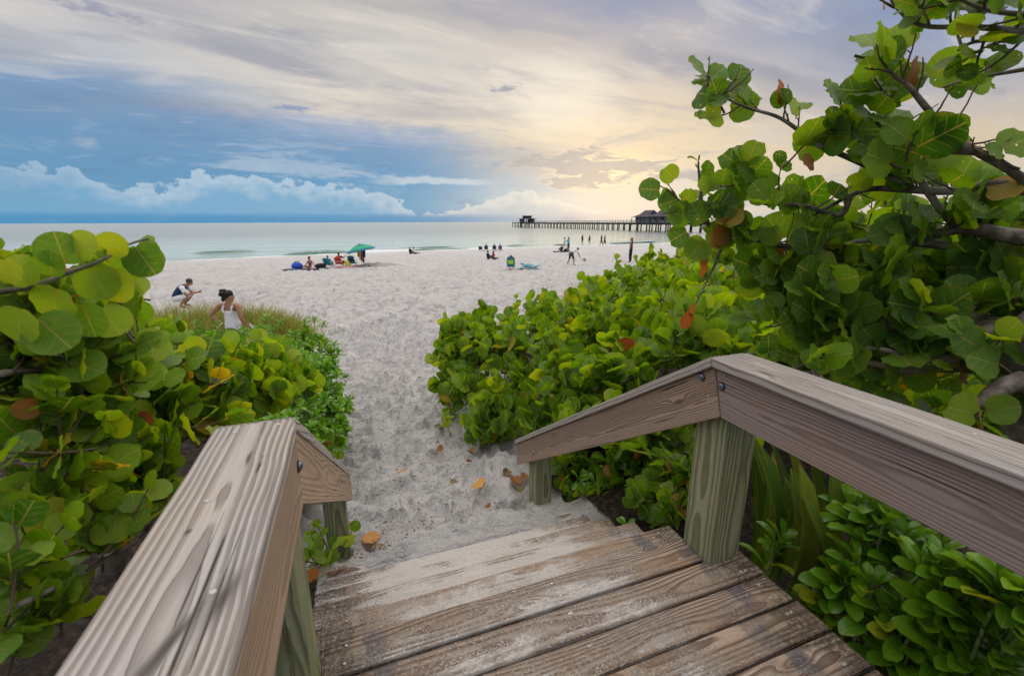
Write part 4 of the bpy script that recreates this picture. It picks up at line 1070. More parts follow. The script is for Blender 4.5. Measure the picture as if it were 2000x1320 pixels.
# --- the sea grape tree reaching in from the right
def tree_right():
    foot = P(2120, 800, 2.7); foot.z = ground_z(foot.x, foot.y)
    pl = Plant('sea_grape_tree', 'large dark leaved sea grape tree leaning in over the right handrail with bare grey limbs', 'tree', foot)
    br = {}
    def B(name, pts, r0, r1, n=8, nm='branch'): br[name] = pl.branch([P(*q) for q in pts], r0, r1, nm, n); return br[name]
    t = [foot, P(2090, 740, 2.75), P(2000, 692, 2.8), P(1900, 655, 2.95), P(1850, 612, 3.1), P(1790, 560, 3.3)]
    br['trunk'] = pl.branch(t, .17, .075, 'trunk', 12)
    B('limb2', [(2060, 760, 2.7), (1990, 715, 2.75), (1920, 706, 2.8), (1830, 712, 2.8), (1760, 720, 2.75), (1660, 700, 2.75)], .075, .012)
    B('limb3', [(2080, 800, 2.6), (1990, 745, 2.6), (1900, 800, 2.5)], .07, .02)
    B('mid', [(2080, 480, 3.0), (1960, 458, 3.0), (1872, 446, 3.0), (1760, 482, 3.0), (1665, 532, 2.95), (1600, 522, 2.9), (1520, 540, 2.8)], .038, .009)
    B('main', [(2080, 380, 2.8), (2000, 371, 2.8), (1951, 360, 2.8), (1856, 373, 2.85), (1780, 371, 2.9), (1705, 369, 2.9), (1659, 383, 2.9), (1590, 420, 2.9)], .026, .009)
    B('long', [(1776, 367, 2.9), (1720, 337, 2.9), (1650, 305, 2.85), (1591, 280, 2.8), (1553, 250, 2.75), (1515, 227, 2.7), (1458, 210, 2.65), (1398, 182, 2.6), (1376, 165, 2.6)], .016, .004)
    B('upper', [(2060, 400, 2.8), (1970, 330, 2.75), (1905, 295, 2.7), (1856, 265, 2.7), (1807, 208, 2.65), (1773, 167, 2.6), (1746, 148, 2.6), (1722, 120, 2.6)], .020, .005)
    B('upper2', [(1905, 295, 2.7), (1830, 290, 2.75), (1740, 260, 2.8), (1690, 215, 2.8)], .018, .006)
    B('bare', [(2080, 120, 2.4), (2000, 136, 2.4), (1894, 155, 2.45), (1841, 172, 2.5)], .010, .003)
    B('top', [(2080, 70, 2.1), (2000, 61, 2.1), (1894, 53, 2.15), (1818, 53, 2.2), (1780, 42, 2.2), (1754, 19, 2.2), (1740, 0, 2.2)], .010, .004)
    B('top2', [(2080, 35, 2.1), (1990, 28, 2.1), (1924, 19, 2.1), (1856, -10, 2.1)], .009, .004)
    B('top3', [(2060, 70, 2.2), (2000, 74, 2.2), (1905, 82, 2.2), (1870, 100, 2.2)], .010, .004)
    B('left', [(1850, 480, 3.0), (1700, 470, 3.0), (1600, 490, 2.9), (1515, 478, 2.85), (1440, 455, 2.8), (1385, 440, 2.75), (1360, 415, 2.7), (1335, 398, 2.7), (1312, 378, 2.65)], .020, .004)
    B('left2', [(1385, 440, 2.75), (1372, 400, 2.7), (1368, 365, 2.7), (1364, 325, 2.7), (1366, 303, 2.7)], .010, .004)
    B('rise', [(1659, 383, 2.9), (1640, 420, 2.9), (1560, 400, 2.8), (1480, 395, 2.75), (1440, 350, 2.7)], .016, .006)
    B('down', [(1600, 490, 2.9), (1470, 470, 2.8), (1420, 470, 2.75), (1395, 520, 2.7), (1370, 570, 2.7), (1358, 595, 2.7)], .012, .003)
    B('low', [(1830, 712, 2.8), (1700, 680, 2.7), (1600, 700, 2.65), (1520, 735, 2.6)], .016, .005)
    B('low2', [(1850, 612, 3.1), (1760, 640, 2.9), (1660, 620, 2.8), (1560, 600, 2.75)], .022, .006)
    B('fork', [(1872, 446, 3.0), (1830, 400, 2.9), (1760, 300, 2.85), (1700, 250, 2.85)], .022, .007)
    def along(key, a, b, n, size, L=(.16, .34), nl=(3, 6), up=.25, spread=.9, bias=(0, 0, .2)):
        pts = br[key]; m_ = len(pts) - 1
        for i in range(n):
            t_ = a + (b - a) * (i + random.random()) / n; f = t_ * m_; k = min(int(f), m_ - 1); p = pts[k].lerp(pts[k + 1], f - k)
            dr = (pts[k + 1] - pts[k]).normalized()
            d = (dr * .45 + rv(1).normalized() * spread + Vector(bias)).normalized()
            grape_twig(pl, p, d, random.uniform(*L), random.randint(*nl), size, M_GRAPE_D, yellow=.018, dead=.008, up=up, out=Vector((-.3, -.85, .2)), face=.85, r=.005, wig=.16)
    along('long', .22, .97, 13, .155, L=(.08, .18), nl=(1, 3)); along('long', .95, 1.0, 2, .125, L=(.08, .14), nl=(2, 3))
    along('upper', .15, .98, 10, .17, L=(.10, .20), nl=(1, 3)); along('upper2', .1, 1, 4, .165, L=(.12, .24), nl=(2, 4))
    along('main', .10, 1.0, 10, .165, L=(.12, .24), nl=(2, 3)); along('mid', .1, 1, 18, .19, L=(.2, .4))
    along('left', .15, .82, 14, .15, L=(.10, .22), nl=(2, 4)); along('left', .92, 1.0, 3, .105, L=(.06, .10), nl=(2, 3))
    along('rise', .1, 1, 7, .155, L=(.12, .24), nl=(2, 4)); along('fork', .2, 1, 4, .165, L=(.12, .24), nl=(2, 4))
    along('top', .05, .8, 7, .115, L=(.08, .18), nl=(2, 4)); along('top', .85, 1, 2, .075, L=(.06, .1), nl=(2, 3)); along('top2', 0, 1, 6, .12, L=(.08, .2), nl=(2, 4)); along('top3', .2, 1, 5, .105, L=(.08, .16), nl=(2, 4))
    along('low', .1, 1, 10, .17); along('low2', .1, 1, 14, .19, L=(.2, .4)); along('limb2', .2, 1, 10, .17); along('trunk', .55, 1.0, 10, .2, L=(.25, .5)); along('limb3', .3, 1, 4, .17)
    along('left2', .1, .35, 2, .10, L=(.08, .12), nl=(2, 3))
    # closed young leaves at the bud tip
    for dx, dz, ln in ((-.05, .5, .10), (.03, .9, .09), (.02, 1.0, .07), (-.09, .35, .09), (.05, .7, .1)):
        p = br['left2'][-4 if dz < .6 else -1]; pl.leaf(p, (dx * 8, 0, dz), (1, -.4, .1), ln, 'naupaka', M_GRAPE_D)
    # inner mass
    for (x, y, d, rp, n) in ((1620, 490, 3.3, 95, 7), (1740, 480, 3.5, 105, 9), (1850, 510, 3.5, 110, 9), (1940, 530, 3.4, 110, 9), (1560, 440, 3.2, 70, 4), (1700, 550, 3.3, 110, 11), (1820, 580, 3.4, 100, 9), (1600, 580, 2.9, 90, 12), (1920, 620, 3.0, 100, 8), (1790, 360, 3.3, 60, 2), (1480, 440, 2.9, 55, 4), (1900, 440, 3.2, 80, 5), (1650, 650, 2.8, 70, 6), (1425, 385, 2.8, 40, 2)):
        c = P(x, y, d); rr = px_r(rp, d)
        clump(pl, c, rr, rr, rr * .9, n, .185, M_GRAPE_D, L=(.2, .4), nl=(4, 6), low=-1, shell=(.25, 1.0), yellow=.015, dead=.007, up=.2, fout=Vector((-.3, -.9, .15)))
    for (x, y, d, rp, n) in ((1565, 240, 2.75, 40, 1), (1650, 225, 2.75, 45, 2), (1700, 215, 2.75, 50, 2), (1740, 180, 2.7, 45, 2), (1720, 120, 2.65, 35, 2), (1780, 250, 2.75, 60, 2), (1810, 310, 2.8, 60, 2), (1470, 330, 2.75, 35, 1), (1405, 172, 2.62, 16, 1)):
        c = P(x, y, d); rr = px_r(rp, d); clump(pl, c, rr, rr, rr * .9, n, .185, M_GRAPE_D, L=(.12, .25), nl=(3, 5), low=-1, shell=(.2, 1.0), yellow=.015, dead=.007, up=.2, fout=Vector((-.3, -.9, .15)))
    # light gaps in the crown
    def proj(p):
        v = np.array(p) - CAM; z_ = v @ CF; return 1000 + FPX * (v @ CR) / z_, 660 - FPX * (v @ CU) / z_
    GAPS = [(0, 1322, 392, 480), (0, 1415, 236, 300), (0, 1340, 0, 400), (1480, 1690, 0, 168), (0, 1352, 0, 330), (1360, 1500, 0, 128), (1752, 1835, 52, 140), (1872, 2100, 160, 318), (1835, 1872, 172, 240), (1690, 1750, 0, 66), (1550, 1600, 300, 330)]
    def keep(l):
        (x, y, z, p), s_ = l[0], l[1]; u, v = proj(p + y * s_ * .5)
        if v < 430 and u < 1900 and random.random() < .10: return False
        return not any(a < u < b and c < v < d for a, b, c, d in GAPS)
    pl.leaves = [(l[0], l[1] * .86) + l[2:] for l in pl.leaves if keep(l)]
    for (x, y, s_, ax) in ((1290, 372, .125, (-.9, 0, .1)), (1318, 352, .10, (-.5, 0, .5)), (1325, 388, .12, (-.8, 0, -.3)), (1306, 368, .085, (-.3, 0, -.7)), (1338, 402, .10, (.2, 0, .7)), (1348, 425, .13, (-.8, 0, .2)), (1343, 452, .12, (-.7, 0, -.4)), (1372, 438, .15, (-.4, 0, .7)), (1378, 468, .14, (-.5, 0, -.6)), (1398, 425, .15, (.3, 0, .7)), (1332, 420, .09, (-.9, 0, 0)), (1362, 462, .13, (-.1, 0, -.9)), (1398, 450, .14, (.6, 0, -.3)), (1955, 292, .13, (.8, 0, .35)), (1960, 300, .08, (-.8, 0, .2))):
        pl.leaf(P(x, y, 2.66), Vector(ax[0] * np.array(CR) + np.array((0, 0, ax[2]))), Vector((-.3, -1, .3)) + rv(.25), s_, 'grape', M_GRAPE_D)
    pl.branch([P(1990, 330, 2.75), P(1962, 318, 2.7), P(1950, 295, 2.68)], .006, .003)
    # leaves that can be named one by one: dry red ones hanging low, a rust one on the long limb
    for (x, y, d, s_, ax) in ((1352, 592, 2.7, .085, (.1, 0, -1)), (1374, 482, 2.72, .10, (.2, .1, -1)), (1520, 205, 2.68, .12, (.1, 0, 1)), (1430, 436, 2.7, .15, (-.7, 0, -.6)), (1868, 716, 2.7, .2, (.8, .2, .1)), (1772, 165, 2.6, .12, (.5, 0, .8)), (1590, 325, 2.7, .09, (-.6, 0, .3)), (1372, 500, 2.68, .13, (.2, 0, -1)), (1415, 445, 2.68, .13, (-.6, 0, -.7)), (1350, 610, 2.68, .11, (-.5, 0, -.8)), (1725, 22, 2.18, .075, (-.3, 0, .9))):
        pl.leaf(P(x, y, d), ax, (.5, -1, .3), s_, 'grape', M_DEAD)
    add_plant(pl, 0)
tree_right()

# --- the near sea grape on the left
def shrub_left():
    fz = lambda x: .70 if x < 250 else .80 if x < 450 else .92
    foot = P(120, 1000, 1.9); foot.z = ground_z(foot.x, foot.y)
    pl = Plant('sea_grape_shrub', 'near sea grape shrub filling the left side with large leaves and thick grey stems', 'shrub', foot)
    br = {}
    def B(name, pts, r0, r1, n=8, nm='branch'): br[name] = pl.branch([P(*q) for q in pts], r0, r1, nm, n)
    B('a', [(60, 1110, 1.75), (130, 1160, 1.7), (200, 1210, 1.65)], .045, .035)
    B('b', [(270, 960, 2.1), (235, 1040, 2.05), (215, 1130, 2.0)], .05, .045)
    B('c', [(300, 1080, 2.0), (280, 1000, 2.0), (250, 830, 2.0), (160, 740, 1.9), (60, 680, 1.9)], .015, .006)
    B('d', [(-40, 575, 1.5), (60, 560, 1.5), (140, 530, 1.5), (200, 508, 1.52), (250, 478, 1.55), (290, 466, 1.58)], .007, .0025)
    B('e', [(380, 770, 2.5), (300, 790, 2.45), (255, 800, 2.4)], .016, .010)
    B('f', [(470, 760, 2.8), (420, 820, 2.7), (400, 840, 2.65)], .022, .018)
    B('g', [(300, 900, 2.1), (285, 860, 2.1), (310, 930, 2.1)], .012, .008)
    B('h', [(0, 730, 1.7), (120, 720, 1.8), (240, 740, 2.0), (330, 720, 2.3)], .010, .006)
    B('i', [(540, 720, 3.3), (500, 745, 3.1), (430, 760, 2.9), (330, 890, 2.4), (260, 1010, 2.1)], .010, .022)
    B('j', [(40, 1180, 1.4), (160, 1120, 1.6), (290, 1040, 1.9)], .008, .006)
    def along(key, a, b, n, size, L=(.12, .26), nl=(3, 5), up=.6, bias=(0, 0, .5), **kw):
        pts = br[key]; m_ = len(pts) - 1
        for i in range(n):
            t_ = a + (b - a) * (i + random.random()) / n; f = t_ * m_; k = min(int(f), m_ - 1); p = pts[k].lerp(pts[k + 1], f - k)
            dr = (pts[k + 1] - pts[k]).normalized()
            d = (dr * .5 + rv(.7) + Vector(bias)).normalized()
            grape_twig(pl, p, d, random.uniform(*L), random.randint(*nl), size, M_GRAPE, yellow=.03, dead=.02, up=up, out=Vector((.2, -.6, .5)), r=.004, **kw)
    # row of leaves on the arching near shoot
    for (x, y, d, s_, ax) in ((8, 505, 1.45, .09, (.1, 0, -1)), (60, 560, 1.48, .12, (-.2, 0, .9)), (100, 540, 1.5, .10, (.2, .1, .8)), (130, 520, 1.5, .13, (-.1, 0, .9)), (150, 500, 1.5, .11, (.5, 0, .6)), (175, 520, 1.52, .14, (.3, 0, -.9)), (110, 560, 1.46, .14, (-.4, 0, -.9)), (215, 500, 1.52, .10, (.3, .2, .7)),
                              (245, 482, 1.55, .135, (.2, 0, -1)), (262, 480, 1.54, .14, (.45, 0, -.85)), (290, 470, 1.58, .06, (.2, 0, -1)), (275, 466, 1.59, .055, (1, 0, -.25)), (225, 520, 1.5, .15, (-.15, 0, -.9)), (40, 600, 1.4, .13, (-.3, 0, -.8)), (160, 590, 1.45, .14, (.1, 0, -.9)), (70, 620, 1.42, .15, (.5, 0, -.6)), (195, 600, 1.5, .13, (.4, 0, -.8)), (200, 505, 1.53, .05, (0, 0, 1))):
        pl.leaf(P(x, y, d), Vector(ax[0] * np.array(CR) + ax[2] * np.array((0, 0, 1.))) , Vector((-.2, -.9, .45)) + rv(.3), s_ * .66, 'grape', M_GRAPE)
    along('c', .2, .75, 9, .095); along('h', 0, 1, 12, .10, bias=(0, .3, .3)); along('i', 0, .6, 11, .135); along('e', 0, 1, 4, .12); along('j', .0, .9, 5, .09); along('g', 0, 1, 3, .11)
    cl = [(20, 585, 1.75, 45, 4, .115), (95, 590, 1.75, 42, 4, .115), (165, 590, 1.8, 38, 4, .12), (225, 575, 1.8, 30, 3, .115), (60, 545, 1.7, 24, 2, .105), (30, 665, 1.8, 55, 5, .125), (150, 680, 1.9, 55, 6, .13), (60, 760, 1.8, 75, 6, .13), (200, 760, 1.9, 75, 6, .13), (290, 735, 2.3, 60, 6, .145), (370, 730, 2.5, 50, 6, .15), (450, 738, 2.8, 44, 6, .16), (525, 745, 3.1, 38, 6, .16), (590, 750, 3.5, 36, 5, .155), (430, 770, 2.6, 60, 7, .155), (250, 655, 2.9, 36, 4, .16), (330, 672, 3.1, 28, 3, .16), (340, 790, 2.2, 80, 7, .16), (500, 770, 3.0, 60, 7, .17), (60, 870, 1.65, 80, 5, .13), (180, 870, 1.8, 75, 6, .14), (40, 990, 1.65, 70, 4, .125), (150, 980, 1.8, 75, 5, .135), (260, 900, 2.0, 70, 6, .14), (30, 1090, 1.45, 60, 3, .12), (200, 1050, 1.75, 60, 4, .13), (400, 830, 2.5, 60, 6, .16), (300, 960, 2.0, 45, 3, .13), (20, 1230, 1.5, 60, 3, .12), (120, 1190, 1.55, 50, 2, .13), (560, 765, 3.3, 40, 5, .15)]
    for (x, y, d, rp, n, s_) in cl:
        c = P(x, y, d); rr = px_r(rp, d)
        clump(pl, c, rr, rr, rr * .9, int(n * 1.9), s_ * fz(x), M_GRAPE, L=(.12, .28), nl=(4, 6), low=-.6, shell=(.15, 1.0), yellow=.05, dead=.012, r=.004, face=.7, jit=.36)
    # small shoot by the foot of the left lower post, and the leaf hanging under the rail
    c = P(660, 1040, 3.35)
    for k in range(7): grape_twig(pl, c + Vector((random.uniform(-.20, -.02), random.uniform(-.1, .1), -.22)), (random.uniform(-.5, .5), random.uniform(-.4, .1), .8), .28, 3, .12, M_GRAPE, yellow=0, dead=0)
    pl.leaf(P(555, 1270, 1.42), (.8, .2, -.05), (-.1, -.3, .9), .09, 'grape', M_GRAPE)
    add_plant(pl, 0)
shrub_left()

# --- naupaka: bright rosettes
def naupaka_left():
    foot = P(600, 760, 5.8); foot.z = ground_z(foot.x, foot.y)
    pl = Plant('naupaka_shrub', 'bright glossy green naupaka shrub with narrow leaf rosettes edging the left of the sandy way', 'shrub', foot)
    cl = [(560, 690, 7.5, 60), (600, 690, 7.4, 50), (620, 720, 6.6, 45), (520, 690, 8.0, 50), (470, 685, 8.4, 42), (590, 750, 6.0, 60), (630, 770, 5.8, 40), (560, 800, 5.0, 60), (620, 820, 5.2, 48), (650, 850, 5.0, 30), (500, 740, 6.0, 60), (520, 840, 4.5, 60), (430, 672, 8.6, 34), (600, 870, 4.6, 45), (640, 730, 6.6, 22), (655, 800, 5.4, 22), (380, 690, 8.0, 40), (440, 730, 7.0, 50)]
    tips = []
    for (x, y, d, rp) in cl:
        c = P(x, y, d); rr = px_r(rp, d); tips.append(c)
        for k in range(int(26 * (rp / 50) ** 1.2) + 6):
            while True:
                u = rv(1).normalized()
                if u.z > -.45: break
            kk = random.uniform(.55, 1.0) if random.random() < .8 else random.uniform(1.0, 1.35); p = c + u * rr * kk
            dd = (u * .7 + Vector((0, 0, .65)) + rv(.2)).normalized()
            rosette(pl, p - dd * .10, dd, .145 * random.uniform(.8, 1.15), random.randint(8, 12), M_NAUP, stem=.12)
    stems_to(pl, foot, tips, .02)
    # a grape shoot in front
    for (x, y, d) in ((670, 880, 4.9), (655, 885, 4.8)):
        grape_twig(pl, P(x, y, d) - Vector((.1, 0, .2)), (.3, -.1, .9), .35, 4, .13, M_GRAPE, yellow=.1, dead=.1)
    add_plant(pl, 1, 300, M_STEMGREEN)
naupaka_left()
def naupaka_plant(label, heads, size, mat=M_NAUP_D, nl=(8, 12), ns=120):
    """heads: picture point, distance, direction; the stems rise from one foot"""
    heads = list(heads) + [(x + random.uniform(-45, 45), y + random.uniform(5, 55), d - random.uniform(-.1, .1)) for x, y, d in heads for _ in range(2 if len(heads) > 2 else 0)]
    def clear(x, y, d):
        p = P(x, y, d)
        while p.y < 1.62 and p.x < 1.93 and d < 3.2: d += .03; p = P(x, y, d)
        return p
    pts = [clear(x, y, d) for x, y, d in heads]; c = sum(pts, Vector()) / len(pts)
    foot = Vector((c.x, c.y + .05, ground_z(c.x, c.y)))
    pl = Plant('naupaka_shrub', label, 'shrub', foot, None)
    for p in pts:
        d = (p - foot); d.z += .5; d = (d.normalized() * .6 + Vector((0, -.15, .6)) + rv(.2)).normalized()
        rosette(pl, p - d * .12, d, size * random.uniform(.85, 1.1), random.randint(*nl), mat, stem=.16, r=.007)
        b = p - d * .12; pl.branch([foot + Vector((random.uniform(-.06, .06), 0, 0)), foot.lerp(b, .5) + Vector((random.uniform(-.06, .06), 0, .05)), b], .010, .006, 'stem', 6, M_STEMGREEN)
    pl.leaves = [l for l in pl.leaves if not (l[0][3] + l[0][1] * l[1] * .7).x < 1.735 or (l[0][3].y > 1.6)]
    add_plant(pl, 0, ns, M_STEMGREEN); return pl
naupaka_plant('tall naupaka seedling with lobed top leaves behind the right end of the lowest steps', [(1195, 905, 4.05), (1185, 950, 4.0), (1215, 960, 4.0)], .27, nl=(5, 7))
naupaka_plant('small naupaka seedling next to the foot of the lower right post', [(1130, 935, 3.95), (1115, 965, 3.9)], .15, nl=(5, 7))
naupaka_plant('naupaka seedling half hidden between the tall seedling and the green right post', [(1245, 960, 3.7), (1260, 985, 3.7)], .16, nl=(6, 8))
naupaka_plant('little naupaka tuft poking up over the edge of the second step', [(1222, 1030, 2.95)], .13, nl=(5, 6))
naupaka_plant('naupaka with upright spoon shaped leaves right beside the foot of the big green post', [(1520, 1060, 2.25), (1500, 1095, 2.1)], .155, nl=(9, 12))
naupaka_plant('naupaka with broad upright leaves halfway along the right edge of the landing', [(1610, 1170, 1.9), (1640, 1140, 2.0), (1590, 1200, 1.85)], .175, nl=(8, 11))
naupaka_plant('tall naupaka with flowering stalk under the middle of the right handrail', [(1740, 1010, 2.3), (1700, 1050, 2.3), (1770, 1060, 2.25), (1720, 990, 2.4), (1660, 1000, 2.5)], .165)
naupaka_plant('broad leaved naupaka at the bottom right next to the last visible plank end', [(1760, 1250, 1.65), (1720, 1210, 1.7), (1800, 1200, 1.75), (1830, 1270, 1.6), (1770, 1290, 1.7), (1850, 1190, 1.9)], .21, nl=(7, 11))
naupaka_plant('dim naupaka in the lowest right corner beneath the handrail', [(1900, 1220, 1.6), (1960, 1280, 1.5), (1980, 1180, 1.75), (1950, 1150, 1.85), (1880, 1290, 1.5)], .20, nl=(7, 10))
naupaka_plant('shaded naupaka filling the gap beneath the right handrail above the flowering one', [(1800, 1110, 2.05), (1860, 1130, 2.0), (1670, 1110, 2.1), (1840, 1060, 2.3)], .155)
def ground_cover_right():
    foot = P(1330, 960, 3.9); foot.z = ground_z(foot.x, foot.y)
    pl = Plant('sea_grape_shrub', 'low shaded sea grape shoots under the sloping right handrail beside the steps', 'shrub', foot)
    for (x, y, d, n) in ((1140, 890, 4.3, 5), (1230, 900, 4.0, 8), (1290, 880, 3.9, 8), (1310, 940, 3.6, 8), (1270, 1000, 3.3, 5), (1320, 1000, 3.1, 6), (1180, 860, 4.5, 6), (1250, 940, 3.8, 6), (1330, 850, 3.9, 6), (1600, 880, 3.6, 4), (1680, 930, 3.0, 6), (1100, 925, 4.2, 5), (1185, 975, 3.85, 5), (1150, 955, 4.0, 4), (1060, 905, 4.5, 5), (1170, 930, 4.1, 6), (1290, 970, 3.4, 7), (1330, 930, 3.4, 7), (1240, 870, 4.3, 7), (1400, 860, 3.5, 6)):
        c = P(x, y, d); clump(pl, c, .25, .25, .22, n, .15, M_GRAPE_D, L=(.15, .3), nl=(3, 5), shell=(.2, 1), yellow=.02, dead=.06)
    stems_to(pl, foot, [P(1230, 900, 4.0), P(1310, 940, 3.6), P(1290, 880, 3.9)], .015)
    add_plant(pl, 1, 200)
ground_cover_right()
def snake_plants():
    foot = P(1550, 1040, 2.75); foot.z = ground_z(foot.x, foot.y)
    pl = Plant('snake_plant', 'tall strap leaved snake plant with a bent yellow green blade behind the big green post', 'plant', foot)
    for (x, y, d, tx, ty, td, w) in ((1470, 1060, 2.7, 1540, 905, 2.7, 1.0), (1530, 1050, 2.6, 1570, 925, 2.55, 1.6), (1610, 1060, 2.5, 1555, 940, 2.5, .8), (1490, 1080, 2.45, 1545, 900, 2.45, 1.3), (1560, 1070, 2.4, 1590, 915, 2.4, 1.5), (1640, 1090, 2.3, 1590, 960, 2.35, 1.1), (1520, 1060, 2.5, 1505, 870, 2.6, 1.2), (1600, 1060, 2.5, 1650, 900, 2.6, 1.2), (1500, 1050, 2.9, 1500, 820, 3.0, 1.0), (1560, 1050, 2.9, 1545, 830, 3.0, 1.0), (1580, 1040, 2.95, 1600, 850, 3.0, .9), (1480, 1040, 2.9, 1480, 850, 3.0, .8), (1620, 1050, 2.9, 1640, 880, 3.0, .9), (1540, 1000, 3.0, 1520, 840, 3.1, .9), (1600, 1100, 2.3, 1625, 1040, 2.3, .8), (1660, 1040, 2.8, 1670, 900, 2.9, .8)):
        a = P(x, y, d); b = P(tx, ty, td); a.z -= .25; ax = b - a; L = ax.length
        pl.leaf(a, ax, Vector((random.uniform(-.5, .5), -1, .15)), L * 1.02, 'strap', M_SNAKE); pl.leaves[-1] = ((lambda f: (f[0] * w * 1.25, f[1], f[2], f[3]))(pl.leaves[-1][0]),) + pl.leaves[-1][1:]
    add_plant(pl, 0, 40)
snake_plants()

# --- dune grass
def grass_patch(name, label, spots, n, hgt, seed=0):
    c = sum((Vector(s_[:3]) for s_ in spots), Vector()) / len(spots)
    off = Vector((c.x, c.y, ground_z(c.x, c.y))); L = []
    for i in range(n):
        x, y, _, rx, ry = random.choice(spots); px_, py_ = random.gauss(x, rx), random.gauss(y, ry)
        k = math.exp(-(((px_ - x) / rx) ** 2 + ((py_ - y) / ry) ** 2) / 3)
        p = Vector((px_, py_, ground_z(px_, py_) - .02)); ax = (Vector((random.gauss(0.12, .38), random.gauss(0, .38), 1))).normalized()
        L.append((frame(p, ax, rv(1) + Vector((0, -.3, 0))), hgt * random.uniform(.45, 1.15) * (.55 + .6 * k), 'grass', random.randrange(NVAR), M_GRASS))
    res = leaf_tpl_arrays(L, off, 1); Vs, Ts, Us, Hs = [], [], [], []; b0 = 0
    for mn, lst in res.items():
        for V, T, U, Hh in lst: Vs.append(V); Ts.append(T + b0); Us.append(U); Hs.append(Hh); b0 += len(V)
    o = mesh_obj(name, arrays_mesh(name, np.concatenate(Vs), np.concatenate(Ts), M_GRASS, np.concatenate(Us), np.concatenate(Hs))); o.location = off
    tag(o, label, 'grass', kind='stuff'); return o
def gp(x, y, d): p = P(x, y, d); return (p.x, p.y, 0)
grass_patch('dune_grass', 'pale green dune grass on the low dune between the woman in white and the crouching man', [gp(370, 612, 15) + (1.0, .9), gp(440, 616, 14.6) + (1.1, .9), gp(505, 624, 14) + (.6, .7), gp(550, 634, 13.5) + (.35, .5), gp(310, 630, 14.5) + (1.1, .9), gp(200, 640, 14) + (1.7, 1.1), gp(60, 640, 14) + (1.7, 1.3)], 11000, .74)
grass_patch('beach_grass_tuft', 'thin grass tuft where the right hand shrubs meet the open beach', [gp(1160, 575, 14.5) + (.35, .5), gp(1185, 560, 15) + (.3, .5), gp(1135, 580, 14) + (.2, .3)], 700, .95)

# ----------------------------------------------------------------- people
PS = 1.18                                        # one metre in scene units
STAND = dict(pel=(0, 0, .95), sp=(0, 0, 1.12), ch=(0, .01, 1.31), nk=(0, 0, 1.46), h0=(0, .015, 1.55), h1=(0, .01, 1.66),
             sR=(.165, 0, 1.40), eR=(.215, -.02, 1.12), wR=(.215, .05, .88), fR=(.21, .08, .78), sL=(-.165, 0, 1.40), eL=(-.215, -.02, 1.12), wL=(-.215, .05, .88), fL=(-.21, .08, .78),
             hR=(.09, 0, .90), kR=(.10, .02, .49), aR=(.10, -.01, .09), tR=(.12, .15, .035), hL=(-.09, 0, .90), kL=(-.10, .02, .49), aL=(-.10, -.01, .09), tL=(-.12, .15, .035))
def pose(**k): d = dict(STAND); d.update(k); return d
WALK = pose(kR=(.09, .17, .50), aR=(.09, .22, .11), tR=(.10, .38, .06), kL=(-.09, -.04, .49), aL=(-.09, -.30, .14), tL=(-.10, -.18, .04), eR=(.22, -.10, 1.13), wR=(.21, -.12, .90), fR=(.20, -.12, .80), eL=(-.22, .07, 1.13), wL=(-.21, .2, .93), fL=(-.2, .25, .84))
SIT = pose(pel=(0, 0, .10), sp=(0, -.03, .28), ch=(0, -.03, .47), nk=(0, -.01, .62), h0=(0, .02, .71), h1=(0, .02, .82), sR=(.165, -.02, .56), eR=(.23, .10, .34), wR=(.14, .30, .30), fR=(.08, .36, .30),
           sL=(-.165, -.02, .56), eL=(-.23, .10, .34), wL=(-.14, .30, .30), fL=(-.08, .36, .30), hR=(.09, .03, .09), kR=(.15, .40, .38), aR=(.12, .62, .08), tR=(.13, .78, .03), hL=(-.09, .03, .09), kL=(-.15, .40, .38), aL=(-.12, .62, .08), tL=(-.13, .78, .03))
LEGSOUT = pose(**{**SIT, 'kR': (.11, .45, .13), 'aR': (.11, .88, .07), 'tR': (.12, .92, .20), 'kL': (-.11, .45, .13), 'aL': (-.11, .88, .07), 'tL': (-.12, .92, .20), 'eR': (.22, -.14, .34), 'wR': (.22, -.22, .12), 'fR': (.22, -.24, .04), 'eL': (-.2, .1, .34), 'wL': (-.14, .32, .22), 'fL': (-.12, .42, .2)})
CHAIR = pose(pel=(0, 0, .30), sp=(0, -.06, .48), ch=(0, -.11, .67), nk=(0, -.12, .82), h0=(0, -.09, .91), h1=(0, -.09, 1.02), sR=(.165, -.11, .76), eR=(.26, .02, .52), wR=(.27, .26, .50), fR=(.26, .34, .50),
             sL=(-.165, -.11, .76), eL=(-.26, .02, .52), wL=(-.27, .26, .50), fL=(-.26, .34, .50), hR=(.09, .04, .28), kR=(.12, .45, .42), aR=(.12, .72, .08), tR=(.12, .88, .04), hL=(-.09, .04, .28), kL=(-.12, .45, .42), aL=(-.12, .72, .08), tL=(-.12, .88, .04))
BEND = pose(pel=(0, -.08, .86), sp=(0, .06, 1.0), ch=(0, .25, 1.10), nk=(0, .40, 1.13), h0=(0, .49, 1.13), h1=(0, .58, 1.16), sR=(.17, .34, 1.10), eR=(.22, .45, .84), wR=(.25, .56, .60), fR=(.26, .60, .52),
            sL=(-.17, .33, 1.12), eL=(-.32, .18, .98), wL=(-.42, .02, .82), fL=(-.45, -.02, .76), hR=(.10, -.06, .83), kR=(.28, .02, .45), aR=(.36, -.06, .09), tR=(.42, .08, .035), hL=(-.10, -.06, .83), kL=(-.28, .02, .45), aL=(-.40, -.10, .09), tL=(-.46, .04, .035))
